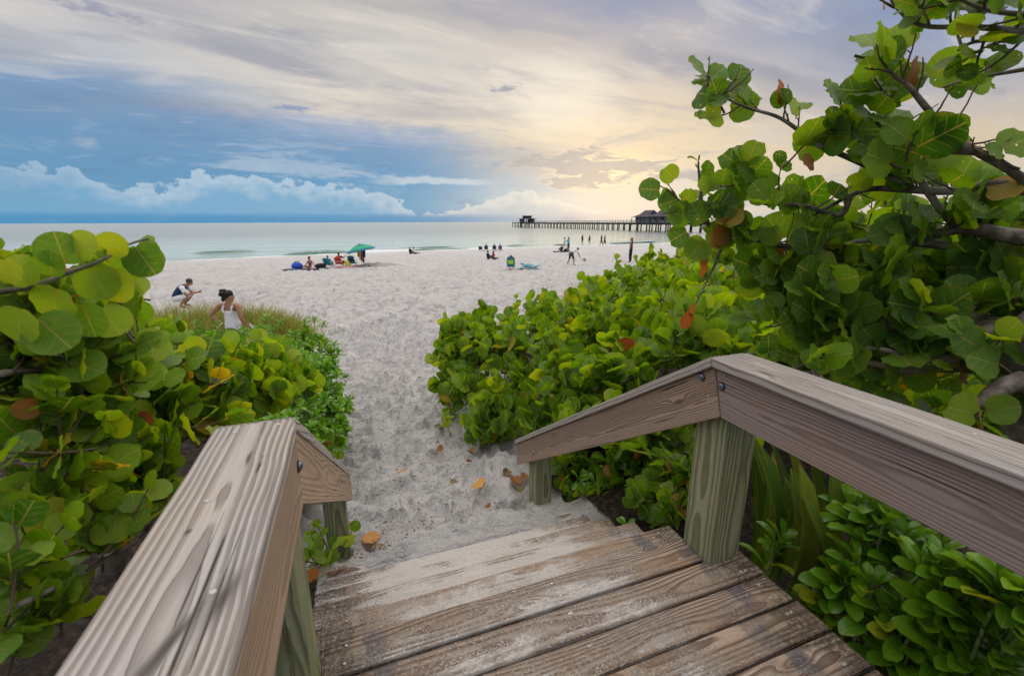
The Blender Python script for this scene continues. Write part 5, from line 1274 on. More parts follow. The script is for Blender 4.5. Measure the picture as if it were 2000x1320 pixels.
SQUAT = pose(pel=(0, -.10, .30), sp=(0, .02, .46), ch=(0, .18, .62), nk=(0, .34, .72), h0=(0, .43, .76), h1=(0, .47, .87), sR=(.17, .27, .68), eR=(.20, .36, .44), wR=(.09, .58, .47), fR=(.05, .66, .50),
             sL=(-.17, .27, .68), eL=(-.20, .36, .44), wL=(-.09, .58, .47), fL=(-.05, .66, .48), hR=(.10, -.06, .29), kR=(.16, .38, .40), aR=(.13, .10, .09), tR=(.14, .28, .035), hL=(-.10, -.06, .29), kL=(-.16, .38, .40), aL=(-.13, .10, .09), tL=(-.14, .28, .035))
LINKS = [('pel', 'sp'), ('sp', 'ch'), ('ch', 'nk'), ('nk', 'h0'), ('h0', 'h1'), ('ch', 'sR'), ('sR', 'eR'), ('eR', 'wR'), ('wR', 'fR'), ('ch', 'sL'), ('sL', 'eL'), ('eL', 'wL'), ('wL', 'fL'),
         ('pel', 'hR'), ('hR', 'kR'), ('kR', 'aR'), ('aR', 'tR'), ('pel', 'hL'), ('hL', 'kL'), ('kL', 'aL'), ('aL', 'tL')]
RAD = dict(pel=(.145, .105), sp=(.125, .095), ch=(.145, .10), nk=(.052, .052), h0=(.075, .085), h1=(.082, .092), s=(.058, .058), e=(.042, .042), w=(.030, .030), f=(.036, .022), h=(.088, .088), k=(.060, .060), a=(.040, .040), t=(.042, .030))
def radius(j, w=1.0): r = RAD.get(j) or RAD[j[0]]; return r[0] * w, r[1] * w
def skin_mesh(name, pts, links, mat, sub=1):
    """pts: list of (co, (rx, ry)); grow one continuous surface round a skeleton"""
    me = bpy.data.meshes.new(name + '_skeleton'); me.from_pydata([p for p, r in pts], links, []); o = bpy.data.objects.new(name + '_skeleton', me); COL.objects.link(o)
    m = o.modifiers.new('skin', 'SKIN'); m.branch_smoothing = .3
    for i, (p, r) in enumerate(pts): me.skin_vertices[0].data[i].radius = r; me.skin_vertices[0].data[i].use_root = (i == 0)
    if sub: o.modifiers.new('sub', 'SUBSURF').levels = sub
    dg = bpy.context.evaluated_depsgraph_get(); dg.update()
    out = bpy.data.meshes.new_from_object(o.evaluated_get(dg)); out.name = name
    bpy.data.objects.remove(o); bpy.data.meshes.remove(me)
    out.materials.clear(); out.materials.append(mat); out.polygons.foreach_set('use_smooth', np.ones(len(out.polygons), bool)); return out
SKIN = {'fair': simple('skin_fair', (.50, .28, .19), .55, .06, 8), 'tan': simple('skin_tan', (.36, .18, .105), .55, .06, 8), 'brown': simple('skin_brown', (.20, .10, .06), .55, .06, 8)}
def cloth(n, c): return simple('cloth_' + n, c, .85, .12, 14)
HAIR = {'black': simple('hair_black', (.010, .008, .008), .5, .3, 40), 'brown': simple('hair_brown', (.05, .028, .016), .5, .3, 40), 'blond': simple('hair_blond', (.34, .20, .08), .5, .3, 40), 'grey': simple('hair_dark_grey', (.045, .042, .045), .6, .4, 60)}
def person(label, ps, loc, heading, wear, skin='tan', hair=('black', 'short'), scale=1.0, w=1.0, group=None, hero=False):
    """heading: degrees, 0 = facing away from the camera's forward axis (+Y), turning clockwise seen from above"""
    s = PS * scale
    root = empty('person', loc, -R(heading), label, 'person', group)
    J = {k: Vector(v) * s for k, v in ps.items()}
    names = list(J); pts = [(J[k], tuple(q * s for q in radius(k, w if k in ('pel', 'sp', 'ch', 'hR', 'hL') else 1))) for k in names]
    links = [(names.index(a), names.index(b)) for a, b in LINKS]
    hd = (J['h1'] - J['h0']).normalized()
    fwd = Vector((0, 1, 0)); fwd = (fwd - hd * fwd.dot(hd)).normalized()
    if 'face' in wear: fwd = Vector(wear['face']).normalized()
    rt = fwd.cross(hd)
    # nose and jaw make a profile; fingers only where they could be seen
    pts.append((J['h0'] + fwd * .095 * s + hd * .045 * s, (.016 * s, .016 * s))); links.append((names.index('h0'), len(pts) - 1))
    if hero:
        for S in 'RL':
            b = names.index('f' + S); dr = (J['f' + S] - J['w' + S]).normalized(); sd = dr.orthogonal().normalized(); pm = dr.cross(sd)
            for q, ln in ((-1.5, .062), (-.5, .075), (.5, .07), (1.5, .055)):
                a = J['f' + S] + sd * q * .016 * s + dr * ln * .5 * s; e = a + (dr * .6 + pm * .5).normalized() * ln * .55 * s
                pts.append((a, (.0085 * s, .0085 * s))); pts.append((e, (.007 * s, .007 * s))); links += [(b, len(pts) - 2), (len(pts) - 2, len(pts) - 1)]
            a = J['w' + S] + dr * .03 * s + sd * .035 * s; pts.append((a, (.010 * s, .010 * s))); links.append((names.index('w' + S), len(pts) - 1))
    body = mesh_obj('body', skin_mesh('body', pts, links, SKIN[skin], 2 if hero else 1), root)
    bm_me = body.data; nv = len(bm_me.vertices); co = np.empty(nv * 3, np.float32); bm_me.vertices.foreach_get('co', co); co = co.reshape(-1, 3)
    no = np.empty(nv * 3, np.float32); bm_me.vertices.foreach_get('normal', no); no = no.reshape(-1, 3)
    best = np.full(nv, 9e9); own_l = np.zeros(nv, int); own_t = np.zeros(nv)
    for li, (la, lb) in enumerate(LINKS):
        A_, B_ = np.array(J[la]), np.array(J[lb]); d_ = B_ - A_; tt = np.clip(((co - A_) @ d_) / max(d_ @ d_, 1e-9), 0, 1)
        rr_ = .5 * (max(radius(la)) + max(radius(lb))) * s; ds = np.linalg.norm(co - (A_ + tt[:, None] * d_), axis=1) / rr_ ** .6
        mk = ds < best; best[mk] = ds[mk]; own_l[mk] = li; own_t[mk] = tt[mk]
    def garment(name, spec, mat, grow=.014):
        ok = np.zeros(nv, bool)
        for (la, lb), (t0, t1) in spec.items(): ok |= (own_l == LINKS.index((la, lb))) & (own_t >= t0) & (own_t <= t1)
        fs = [tuple(p.vertices) for p in bm_me.polygons if sum(ok[v] for v in p.vertices) * 2 >= len(p.vertices)]
        if not fs: return
        used = sorted({v for f in fs for v in f}); ix = {v: i for i, v in enumerate(used)}
        me = bpy.data.meshes.new(name); me.from_pydata([(co[v] + no[v] * grow * s).tolist() for v in used], [], [[ix[v] for v in f] for f in fs])
        me.polygons.foreach_set('use_smooth', np.ones(len(me.polygons), bool)); me.materials.append(mat)
        o = mesh_obj(name, me, root); md = o.modifiers.new('cloth', 'SOLIDIFY'); md.thickness = .008 * s; md.offset = -1
    for it in wear.get('items', []): garment(*it)
    # hair
    hc, hs = hair; hm = HAIR[hc]; c = J['h0'].lerp(J['h1'], .62) - fwd * .012 * s
    M = Matrix((rt, fwd, hd)).transposed().to_4x4()
    b = MB()
    bmesh.ops.create_icosphere(b.bm, subdivisions=2, radius=1.0, matrix=Matrix.Translation(c + hd * .022 * s - fwd * .016 * s) @ M @ Matrix.Diagonal((.089 * s, .098 * s, .088 * s, 1)))
    if hs == 'long':
        for k in range(5):
            t = k / 4; bmesh.ops.create_icosphere(b.bm, subdivisions=2, radius=1.0, matrix=Matrix.Translation(c - hd * (.02 + .17 * t) * s - fwd * (.060 + .03 * t) * s) @ M @ Matrix.Diagonal(((.082 - .02 * t) * s, .038 * s, .09 * s, 1)))
    if hs == 'bun':
        for k in range(26):
            v = rv(1).normalized(); rr = random.uniform(.03, .05)
            bmesh.ops.create_icosphere(b.bm, subdivisions=1, radius=rr * s, matrix=Matrix.Translation(c + hd * .045 * s - fwd * .095 * s + v * .055 * s))
        for k in range(22):
            v = rv(1).normalized(); bmesh.ops.create_icosphere(b.bm, subdivisions=1, radius=.026 * s, matrix=Matrix.Translation(c - hd * (.05 + .03 * random.random()) * s - fwd * (.06 + .04 * random.random()) * s + v * .03 * s))
        bmesh.ops.create_icosphere(b.bm, subdivisions=2, radius=1.0, matrix=Matrix.Translation(c - fwd * .02 * s) @ M @ Matrix.Diagonal((.096 * s, .10 * s, .096 * s, 1)))
    if hs == 'pony':
        bmesh.ops.create_icosphere(b.bm, subdivisions=2, radius=.05 * s, matrix=Matrix.Translation(c + hd * .07 * s - fwd * .09 * s))
    if hs != 'bald': b.build('hair', hm, root, smooth=True)
    return root
def sides(*spec): return {(a + S if len(a) == 1 else a, b + S): t for a, b, t in spec for S in 'RL'}
TORSO = {('pel', 'sp'): (0, 1), ('sp', 'ch'): (0, 1)}
def tee(mat): return ('shirt', {**TORSO, ('ch', 'nk'): (0, .6), **sides(('ch', 's', (0, 1)), ('s', 'e', (0, .62)))}, mat, .014)
def vest(mat): return ('top', {**TORSO, ('ch', 'nk'): (0, .5), **sides(('ch', 's', (0, .7)))}, mat, .010)
def shorts(mat, t=.75): return ('shorts', {('pel', 'sp'): (0, .4), **sides(('pel', 'h', (0, 1)), ('h', 'k', (0, t)))}, mat, .020)
def trousers(mat): return ('trousers', {('pel', 'sp'): (0, .3), **sides(('pel', 'h', (0, 1)), ('h', 'k', (0, 1)), ('k', 'a', (0, .92)))}, mat, .012)
K = dict(white=cloth('white', (.74, .74, .78)), black=cloth('black', (.012, .012, .015)), navy=cloth('navy', (.018, .038, .10)), sky=cloth('sky_blue', (.12, .42, .72)), grey=cloth('charcoal', (.05, .05, .06)),
         red=cloth('red', (.55, .06, .03)), orange=cloth('orange', (.72, .16, .025)), teal=cloth('teal', (.03, .22, .30)), blue=cloth('blue', (.03, .10, .45)), royal=cloth('royal_blue', (.02, .09, .52)), lime=cloth('lime', (.40, .75, .06)),
         yellow=cloth('yellow', (.75, .68, .10)), pink=cloth('pink', (.65, .20, .26)), purple=cloth('purple', (.24, .08, .28)), aqua=cloth('aqua', (.10, .42, .52)), plum=cloth('dark_plum', (.06, .02, .06)))
def gpt(px, py): return on_ground(px, py)
CH = math.degrees(YAW)                           # heading straight away from the camera
GRP = None
# the two near ones on the dune
wloc = P(456, 640, 12.0); wloc.z = P(456, 556, 12.0).z - 1.80 * PS
wm = pose(eL=(-.38, -.10, 1.20), wL=(-.19, -.02, 1.00), fL=(-.12, .03, .98), eR=(.255, -.06, 1.15), wR=(.20, .10, 1.0), fR=(.22, .13, .94), h0=(.0, .02, 1.53), h1=(.02, .02, 1.645), sR=(.18, 0, 1.415), sL=(-.18, 0, 1.415), nk=(0, 0, 1.45))
woman = person('woman in a white camisole with black hair tied up, hand on hip', wm, wloc, CH + 8,
               dict(face=(.92, .38, .05), items=[('camisole', {('pel', 'sp'): (0, 1), ('sp', 'ch'): (0, .93), **sides(('pel', 'h', (0, .6)))}, K['white'], .014), trousers(K['white'])]), 'tan', ('black', 'bun'), 1.0, 1.0, hero=True)
def straps(root, s):
    for sx in (-1, 1):
        for o_ in (0, .022):
            b = MB().tube([Vector((sx * .085 + o_, -.105, 1.27)) * s, Vector((sx * (.095) + o_, -.09, 1.36)) * s, Vector((sx * .09 + o_, -.03, 1.445)) * s, Vector((sx * .085 + o_, .06, 1.42)) * s], .009 * s, 5)
            b.build('strap', K['white'], root)
straps(woman, PS)
def tote():
    p = wloc + Vector((.30 * PS, .02, .95 * PS)); t = empty('shoulder_bag', wloc + Vector((.40 * PS, .0, .55 * PS)), 0, 'pale bag on a long white strap carried at the right side of the camisole woman', 'bag')
    b = MB().tube([(0, 0, .22), (-.10, .06, .44), (-.16, .1, .52), (-.05, .16, .40), (.06, .12, .2)], .012, 6); b.build('strap', K['white'], t)
    b = MB().box(-.05, .24, .02, .16, -.12, .22); b.build('bag_body', K['white'], t, bevel=.03)
tote()
mloc = gpt(350, 601)
person('dark haired man in navy vest and white shorts crouching and looking at his phone', pose(**SQUAT), mloc, CH + 78,
       dict(items=[('shirt_sleeves', sides(('ch', 's', (.5, 1)), ('s', 'e', (0, .66))), K['white'], .016), ('vest', {**TORSO, ('ch', 'nk'): (0, .75), **sides(('ch', 's', (0, .75)), ('pel', 'h', (0, .2)))}, K['navy'], .030), shorts(K['white'], .95)]), 'tan', ('grey', 'short'), 1.06, 1.0, hero=True)
def phone():
    c = mloc + Vector((math.sin(R(CH + 78)), math.cos(R(CH + 78)), 0)) * .70 * PS * 1.06 + Vector((0, 0, .53 * PS * 1.06))
    o = MB().box(-.035, .035, -.008, .008, -.07, .07).build('phone', M_HOLE, None, bevel=.004); o.location = c; o.rotation_euler = (R(-50), 0, -R(CH + 78)); tag(o, 'small dark phone held up by the crouching man', 'phone')
phone()
# people on the open beach
def stand(label, px, py, ps, head, wear, skin='tan', hair=('black', 'short'), scale=1.0, z=None, **k):
    p = gpt(px, py)
    return person(label, ps, p, CH + head, wear, skin, hair, scale, **k)
stand('long haired woman in black vest and leggings standing alone near the far right shrubs', 1231, 513, pose(eR=(.2, .02, 1.13), wR=(.19, .1, .92), fR=(.17, .12, .83), hR=(.085, 0, .90), kL=(-.06, .06, .49), aL=(-.03, .03, .09), tL=(-.04, .18, .035)), -60, dict(items=[vest(K['black']), trousers(K['black'])]), 'tan', ('blond', 'long'), 1.0)
bend_p = gpt(1116, 518)
person('man in white shirt and dark shorts bending forward with a paddle', BEND, bend_p, CH + 62, dict(items=[tee(K['white']), shorts(K['grey'], .85)]), 'tan', ('black', 'short'), .90)
def rotz(v, h): a = -R(h); return Vector((v[0] * math.cos(a) - v[1] * math.sin(a), v[0] * math.sin(a) + v[1] * math.cos(a), v[2]))
def paddle():
    h = CH + 62; c = bend_p + rotz(Vector((.27, .64, .46)) * PS * .90, h)
    t = empty('beach_paddle', c, 0, 'round pale wooden bat with a dark spot held low by the bending man', 'paddle')
    d = rotz(Vector((.10, .28, -.08)), h)
    MB().tube([Vector((0, 0, 0)), d * .6], .016, 6).build('handle', cloth('wood', (.35, .2, .1)), t)
    b = MB(); bmesh.ops.create_cone(b.bm, cap_ends=True, segments=16, radius1=.15, radius2=.15, depth=.02, matrix=Matrix.Translation(d * 1.05) @ Matrix.Rotation(YAW * -1, 4, 'Z') @ Matrix.Rotation(R(82), 4, 'X'))
    f = b.build('face', cloth('paddle', (.62, .50, .34)), t, bevel=.006)
    b = MB(); bmesh.ops.create_cone(b.bm, cap_ends=True, segments=12, radius1=.055, radius2=.055, depth=.026, matrix=Matrix.Translation(d * 1.05) @ Matrix.Rotation(YAW * -1, 4, 'Z') @ Matrix.Rotation(R(82), 4, 'X'))
    b.build('spot', K['navy'], t)
    ball = MB().ball((0, 0, 0), .045, 2).build('tennis_ball', cloth('ball', (.62, .72, .08)), None, smooth=True); ball.location = bend_p + rotz(Vector((-.47, -.04, .74)) * PS * .90, h); tag(ball, 'yellow ball in the back hand of the bending man', 'ball')
paddle()
photo_p = gpt(1110, 493)
person('photographer in a sky blue shirt standing at a tripod by the water', pose(eR=(.2, .16, 1.18), wR=(.1, .32, 1.24), fR=(.06, .38, 1.27), eL=(-.2, .16, 1.18), wL=(-.1, .32, 1.24), fL=(-.06, .38, 1.26), h0=(0, .06, 1.54)), photo_p, CH - 50, dict(items=[tee(K['sky']), shorts(K['grey'], .95)]), 'tan', ('grey', 'short'), .86)
def tripod():
    c = photo_p + rotz(Vector((0, .46, 0)) * PS, CH - 50); c.z = ground_z(c.x, c.y)
    t = empty('camera_tripod', c, 0, 'thin legged tripod in front of the photographer', 'tripod')
    for a in (0, 2.1, 4.2): MB().tube([(0, 0, 1.35), (.34 * math.cos(a), .34 * math.sin(a), 0)], .02, 5).build('leg', M_HOLE, t)
    MB().tube([(0, 0, 1.1), (0, 0, 1.5)], .022, 6).build('column', M_HOLE, t)
    k = MB().box(-.09, .09, -.06, .06, 1.5, 1.64).tube([(0, .06, 1.57), (0, .16, 1.57)], .045, 8).build('photo_camera', M_HOLE, None); k.location = c; tag(k, 'dark camera mounted on the tripod beside the sea', 'camera')
tripod()
sp = gpt(1097, 491)
person('person in black sitting on a mat beside the tripod', SIT, sp, CH - 20, dict(items=[tee(K['black']), trousers(K['black'])]), 'fair', ('blond', 'short'), .76)
def flat(name, label, cat, loc, sx, sy, h, mat, rz=0, group=None):
    b = MB(); n = 6
    V = [[b.bm.verts.new(((i / n - .5) * sx, (j / n - .5) * sy, h + .025 * mnoise.noise((i * .9 + loc[0], j * .9, loc[1])))) for j in range(n + 1)] for i in range(n + 1)]
    for i in range(n):
        for j in range(n): b.bm.faces.new((V[i][j], V[i + 1][j], V[i + 1][j + 1], V[i][j + 1]))
    ext = bmesh.ops.extrude_face_region(b.bm, geom=list(b.bm.faces)); bmesh.ops.translate(b.bm, verts=[v for v in ext['geom'] if isinstance(v, bmesh.types.BMVert)], vec=(0, 0, -.03))
    o = b.build(name, mat, None, smooth=False); o.location = loc; o.rotation_euler = (0, 0, -R(rz)); return tag(o, label, cat, group)
flat('beach_mat', 'dark mat under the sitter in black and a bag near the tripod', 'mat', gpt(1098, 492), 2.1, 1.3, .05, K['navy'], CH)
def lump(name, label, cat, loc, sx, sy, sz, mat, handles=None, rz=0, group=None):
    t = empty(name, loc, -R(rz), label, cat, group)
    b = MB(); bmesh.ops.create_icosphere(b.bm, subdivisions=3, radius=1)
    for v in b.bm.verts:
        n = mnoise.noise(v.co * 1.7 + Vector(loc)) * .16; z = max(v.co.z, -.62)
        k = 1 + n; v.co = Vector((math.copysign(abs(v.co.x) ** .75, v.co.x) * sx * k, math.copysign(abs(v.co.y) ** .75, v.co.y) * sy * k, (z + .62) / 1.62 * sz * (1 + n * .8)))
    b.build('bag_body', mat, t, smooth=True)
    if handles is not None:
        for y in (-.35, .35): MB().tube([(-sx * .45, y * sy, sz * .85), (-sx * .25, y * sy, sz * 1.18), (sx * .25, y * sy, sz * 1.18), (sx * .45, y * sy, sz * .85)], .025, 5).build('handle', handles, t)
    return t
lump('duffel_bag', 'black bag lying on the mat beside the sitter in black', 'bag', gpt(1106, 491.5), .38, .28, .30, K['black'], K['black'], CH)
# bathers and walkers
def wet_person(label, px, py, dist_z, ps, head, wear, skin, hair, scale=1.1):
    p = Z(px, py, SEA_Z - dist_z); p.z = SEA_Z - dist_z
    return person(label, ps, p, CH + head, wear, skin, hair, scale)
wet_person('bather turned sideways standing waist deep in the sea, left of the other bather', 1137, 478.5, 1.05, STAND, 60, dict(items=[vest(K['black'])]), 'brown', ('black', 'long'), 1.1)
wet_person('small dark bather standing waist deep in the sea, nearer the wading pair', 1151, 478.5, 1.0, STAND, -40, dict(items=[shorts(K['grey'])]), 'brown', ('black', 'short'), 1.05)
wet_person('walker in a dark shirt on the left of the pair wading along the waterline', 1174, 481.5, .12, WALK, 70, dict(items=[tee(K['black']), shorts(K['grey'], .9)]), 'tan', ('black', 'short'), .95)
wet_person('walker in dark clothes on the right of the pair wading along the waterline', 1180.5, 481, .12, WALK, 80, dict(items=[tee(K['navy']), shorts(K['black'], .9)]), 'brown', ('brown', 'short'), .92)
# couple at the edge of the water
stand('sitter in black leaning on the partner in white at the edge of the water', 801.5, 496.5, SIT, 25, dict(items=[tee(K['black']), trousers(K['black'])]), 'fair', ('brown', 'short'), .80)
stand('sitter in a white top leaning on the partner in black by the water', 808.5, 496.5, LEGSOUT, 40, dict(items=[tee(K['white']), shorts(K['plum'], .8)]), 'tan', ('black', 'short'), .78)
# pair sitting on the sand in the middle
stand('man in dark clothes sitting cross legged on the sand facing the woman in red', 953, 507, SIT, 50, dict(items=[tee(K['navy']), trousers(K['navy'])]), 'tan', ('black', 'short'), .80)
stand('long haired woman in red sitting on the sand beside the man in dark clothes', 964, 507, LEGSOUT, 30, dict(items=[vest(K['red']), shorts(K['plum'], .9)]), 'tan', ('brown', 'long'), .76)

# ----------------------------------------------------------------- beach chairs and belongings
M_TUBE = simple('chair_tube', (.55, .56, .58), .35, .1, 40, metal=.7)
def beach_chair(label, loc, heading, mat, mat2=None, scale=1.0, hi=.78, group='folding beach chairs', pouch=None, stripe=None):
    """seen from behind: a tall sling back over a low seat"""
    s = PS * scale; t = empty('beach_chair', loc, -R(heading), label, 'beach chair', group)
    bk = Vector((0, -.18, .26)); tp = Vector((0, -.46, hi))
    def slab(name, a, b, wd, th, m, par=t, bow=.03):
        bb = MB(); n = 5; d = (b - a); nn = Vector((1, 0, 0)).cross(d).normalized(); pts = []
        prof = [(a + d * (i / n) - nn * bow * math.sin(math.pi * i / n)) for i in range(n + 1)]
        V = [[bb.bm.verts.new((p + Vector((sx * wd / 2 * (1 - .12 * (i == n)), 0, 0)) + nn * q * th / 2) * s) for sx, q in ((-1, -1), (1, -1), (1, 1), (-1, 1))] for i, p in enumerate(prof)]
        for i in range(n):
            for k in range(4): bb.bm.faces.new((V[i][k], V[i][(k + 1) % 4], V[i + 1][(k + 1) % 4], V[i + 1][k]))
        bb.bm.faces.new(V[0]); bb.bm.faces.new(V[-1]); return bb.build(name, m, par)
    back = slab('backrest', bk, tp, .54, .04, mat)
    slab('seat', Vector((0, -.18, .25)), Vector((0, .32, .30)), .54, .03, mat2 or mat)
    if pouch: slab('back_pouch', bk.lerp(tp, .30) + Vector((0, -.06, 0)), bk.lerp(tp, .72) + Vector((0, -.06, 0)), .40, .05, pouch, back, 0)
    if stripe: slab('stripe', bk.lerp(tp, .32) + Vector((0, -.035, 0)), bk.lerp(tp, .40) + Vector((0, -.035, 0)), .545, .02, stripe, back, 0)
    slab('headrest', bk.lerp(tp, .86) + Vector((0, .03, 0)), tp + Vector((0, .03, .04)), .44, .06, mat2 or mat, back, 0)
    for sx in (-1, 1):
        x = sx * .29
        MB().tube([Vector((x, -.10, .02)) * s, Vector((x, -.20, .28)) * s, Vector((x, -.48, hi + .02)) * s], .014 * s, 6).build('frame', M_TUBE, t)
        MB().tube([Vector((x, -.28, .02)) * s, Vector((x, .02, .26)) * s, Vector((x, .34, .30)) * s, Vector((x, .30, .02)) * s], .014 * s, 6).build('leg', M_TUBE, t)
        MB().box(-.03 * s, .03 * s, -.32 * s, .22 * s, .47 * s, .50 * s, Matrix.Translation((x * s, 0, 0))).build('armrest', mat2 or mat, t)
    return t
def sitter(label, chair, wear, skin='tan', hair=('black', 'short'), scale=1.0, ps=CHAIR):
    h = -math.degrees(chair.rotation_euler[2])
    return person(label, ps, chair.location, h, wear, skin, hair, scale)
# group under the parasol (left to right)
c1 = beach_chair('blue beach chair between the black mound bag and the orange chair', gpt(643, 523), CH + 4, K['teal'], K['aqua'], .80)
sitter('person with dark hair sitting low in the blue chair left of the orange chair', c1, dict(items=[tee(K['blue']), shorts(K['plum'])]), 'tan', ('black', 'short'), .74)
c2 = beach_chair('orange red striped beach chair in the middle of the parasol group', gpt(665, 521.5), CH + 2, K['red'], K['orange'], .82, stripe=K['white'])
wv = pose(**{**CHAIR, 'eR': (.32, .06, .66), 'wR': (.40, .16, .86), 'fR': (.42, .18, .94)})
sitter('person in dark clothes sitting tall in the orange chair with one hand raised', c2, dict(items=[tee(K['black']), shorts(K['grey'])]), 'tan', ('black', 'short'), .90, wv)
c3 = beach_chair('teal blue beach chair with a dark pouch under the parasol', gpt(690, 520), CH + 3, K['teal'], K['aqua'], .80, .86, pouch=K['navy'])
bp = gpt(606, 524)
person('woman in a bikini sitting upright on a towel beside the blue bag', LEGSOUT, bp, CH - 70, dict(items=[('bikini_top', {('sp', 'ch'): (.45, .9)}, K['purple'], .010), ('bikini_bottom', {('pel', 'sp'): (0, .25), **sides(('pel', 'h', (0, 1)))}, K['orange'], .012)]), 'tan', ('black', 'pony'), .86)
flat('beach_towel', 'dark red and blue towel under the bikini woman and the blue bag', 'towel', gpt(592, 526), 2.6, 1.1, .03, K['plum'], CH - 3)
flat('beach_towel', 'pale aqua towel edge showing left of the blue bag', 'towel', gpt(577, 527), .9, .7, .02, K['aqua'], CH + 10)
b1 = lump('beach_bag', 'bright royal blue bag with dark top at the left end of the towel', 'bag', gpt(581, 525), .40, .30, .46, K['royal'], K['navy'], CH)
lump('beach_bag', 'rounded black bag on the sand between the bikini woman and the blue chair', 'bag', gpt(627, 524), .40, .30, .38, K['black'], None, CH)
lump('beach_bag', 'yellow green bag on the sand between the orange chair and the teal chair', 'bag', gpt(679, 521), .22, .18, .50, K['yellow'], None, CH)
flat('beach_towel', 'pink towel dropped on the sand right of the teal chair', 'towel', gpt(702, 520.5), .8, .5, .08, K['pink'], CH)
flat('beach_towel', 'crumpled red towel on the sand under the orange chair', 'towel', gpt(672, 523), 1.5, .6, .05, K['pink'], CH + 5)
lump('sandal', 'dark sandal lying on the sand by the parasol mound', 'sandal', gpt(732, 520), .14, .08, .09, K['black'], None, CH + 30)
lump('sandal', 'brown sandal lying between the parasol pole and the other sandal', 'sandal', gpt(721, 520.5), .12, .07, .08, K['plum'], None, CH + 70)
lump('beach_toy', 'small teal toy on the sand at the foot of the parasol pole', 'toy', gpt(710, 520), .16, .12, .14, K['aqua'], None, CH)
def parasol():
    g0 = gpt(706, 519.5); top = P(703, 473, math.hypot(g0.x, g0.y)); hub_h = top.z - g0.z
    t = empty('beach_parasol', g0, -YAW, 'tilted green and blue beach parasol on a thin white pole hung with towels', 'parasol')
    tilt = Matrix.Rotation(R(-12), 4, 'Y'); ht = hub_h - .16
    MB().tube([(0, 0, -.3), (.02, 0, ht * .62), (-.03, 0, ht)], .022, 6).build('pole', simple('white_pole', (.7, .7, .7), .4, .05), t)
    m, g, b, out = mat_new('parasol_cloth'); tc = g.new('ShaderNodeTexCoord'); x, y, z = g.sep(tc.outputs['UV'])
    c = g.ramp(x, [(0, (.015, .12, .32, 1)), (.25, (.02, .22, .34, 1)), (.45, (.03, .40, .28, 1)), (.68, (.04, .58, .22, 1)), (.84, (.02, .30, .36, 1)), (1, (.01, .08, .26, 1))])
    g.link(c, b.inputs['Base Color']); b.inputs['Roughness'].default_value = .7
    tr = g.new('ShaderNodeBsdfTranslucent'); g.link(c, tr.inputs[0]); mx = g.new('ShaderNodeMixShader'); mx.inputs[0].default_value = .3
    g.link(b.outputs[0], mx.inputs[1]); g.link(tr.outputs[0], mx.inputs[2]); g.link(mx.outputs[0], out.inputs[0])
    Rr = 1.20
    for k in range(8):                                   # eight cloth panels
        V, U, T = [], [], []; n = 6; base = Matrix.Translation((-.03, 0, ht)) @ tilt
        for i in range(n + 1):
            rr = i / n
            for j in range(4):
                a = (k + j / 3) * math.pi / 4; sag = -.05 * rr * math.sin(math.pi * j / 3)
                p = base @ Vector((Rr * rr * math.cos(a), Rr * rr * math.sin(a), -.52 * rr ** 1.7 + sag)); V.append(p[:]); U.append((rr, j / 3))
        for i in range(n):
            for j in range(3): q = i * 4 + j; T += [(q, q + 4, q + 5), (q, q + 5, q + 1)]
        pan = mesh_obj('canopy_panel', arrays_mesh('canopy_panel', V, T, m, U), t)
        a = k * math.pi / 4
        MB().tube([base @ Vector((0, 0, -.02)), base @ Vector((Rr * .5 * math.cos(a), Rr * .5 * math.sin(a), -.18)), base @ Vector((Rr * math.cos(a), Rr * math.sin(a), -.53))], .009, 4).build('rib', M_TUBE, t)
    MB().ball(Matrix.Translation((-.03, 0, ht)) @ Vector((0, 0, .03)), .045, 1).build('finial', K['teal'], t, smooth=True)
    zz = ht * .62
    for dx, w_, h0, h1, mat, nm in ((-.10, .10, .88, .48, 'orange', 'orange'), (0.0, .12, .90, .30, 'yellow', 'yellow and black'), (.14, .14, .92, .22, 'purple', 'purple'), (.27, .13, .9, .45, 'navy', 'dark blue'), (.20, .09, .7, .12, 'pink', 'pink')):
        b = MB(); n = 6; V = [[b.bm.verts.new((dx * 1.25 + (j - 1.5) / 3 * w_ * 1.6 + .03 * mnoise.noise((i * .8, dx * 9, j)), -.06 + .05 * math.sin(j * 2.1 + i) - abs(dx) * .2, ht * (h0 + (h1 - h0) * i / n) * .80 + .08)) for j in range(4)] for i in range(n + 1)]
        for i in range(n):
            for j in range(3): b.bm.faces.new((V[i][j], V[i][j + 1], V[i + 1][j + 1], V[i + 1][j]))
        me = b.mesh('hanging_towel', K[mat], True); o = mesh_obj('hanging_towel', me); md = o.modifiers.new('thick', 'SOLIDIFY'); md.thickness = .02
        o.location = g0; o.rotation_euler = (0, 0, -YAW); tag(o, '%s towel hung from the pole under the parasol' % nm, 'towel', 'towels hung under the parasol')
parasol()
def sand_mound():
    p = gpt(742, 519); b = MB(); n = 14
    V = [[b.bm.verts.new(((i / n - .5) * 4.2, (j / n - .5) * 1.5, .26 * max(0, 1 - ((i / n - .5) * 2) ** 2) * max(0, 1 - ((j / n - .5) * 2) ** 2) * (1 + .6 * mnoise.noise((i * .5, j * .5, 1))) - .04)) for j in range(n + 1)] for i in range(n + 1)]
    for i in range(n):
        for j in range(n): b.bm.faces.new((V[i][j], V[i + 1][j], V[i + 1][j + 1], V[i][j + 1]))
    o = b.build('sand_mound', simple('damp_sand', (.40, .34, .31), .95, .2, 6, bump=.5), None, smooth=True); o.location = p; o.rotation_euler = (0, 0, -YAW); tag(o, 'low brownish heap of dug sand right of the parasol pole', 'sand heap', kind='structure')
sand_mound()
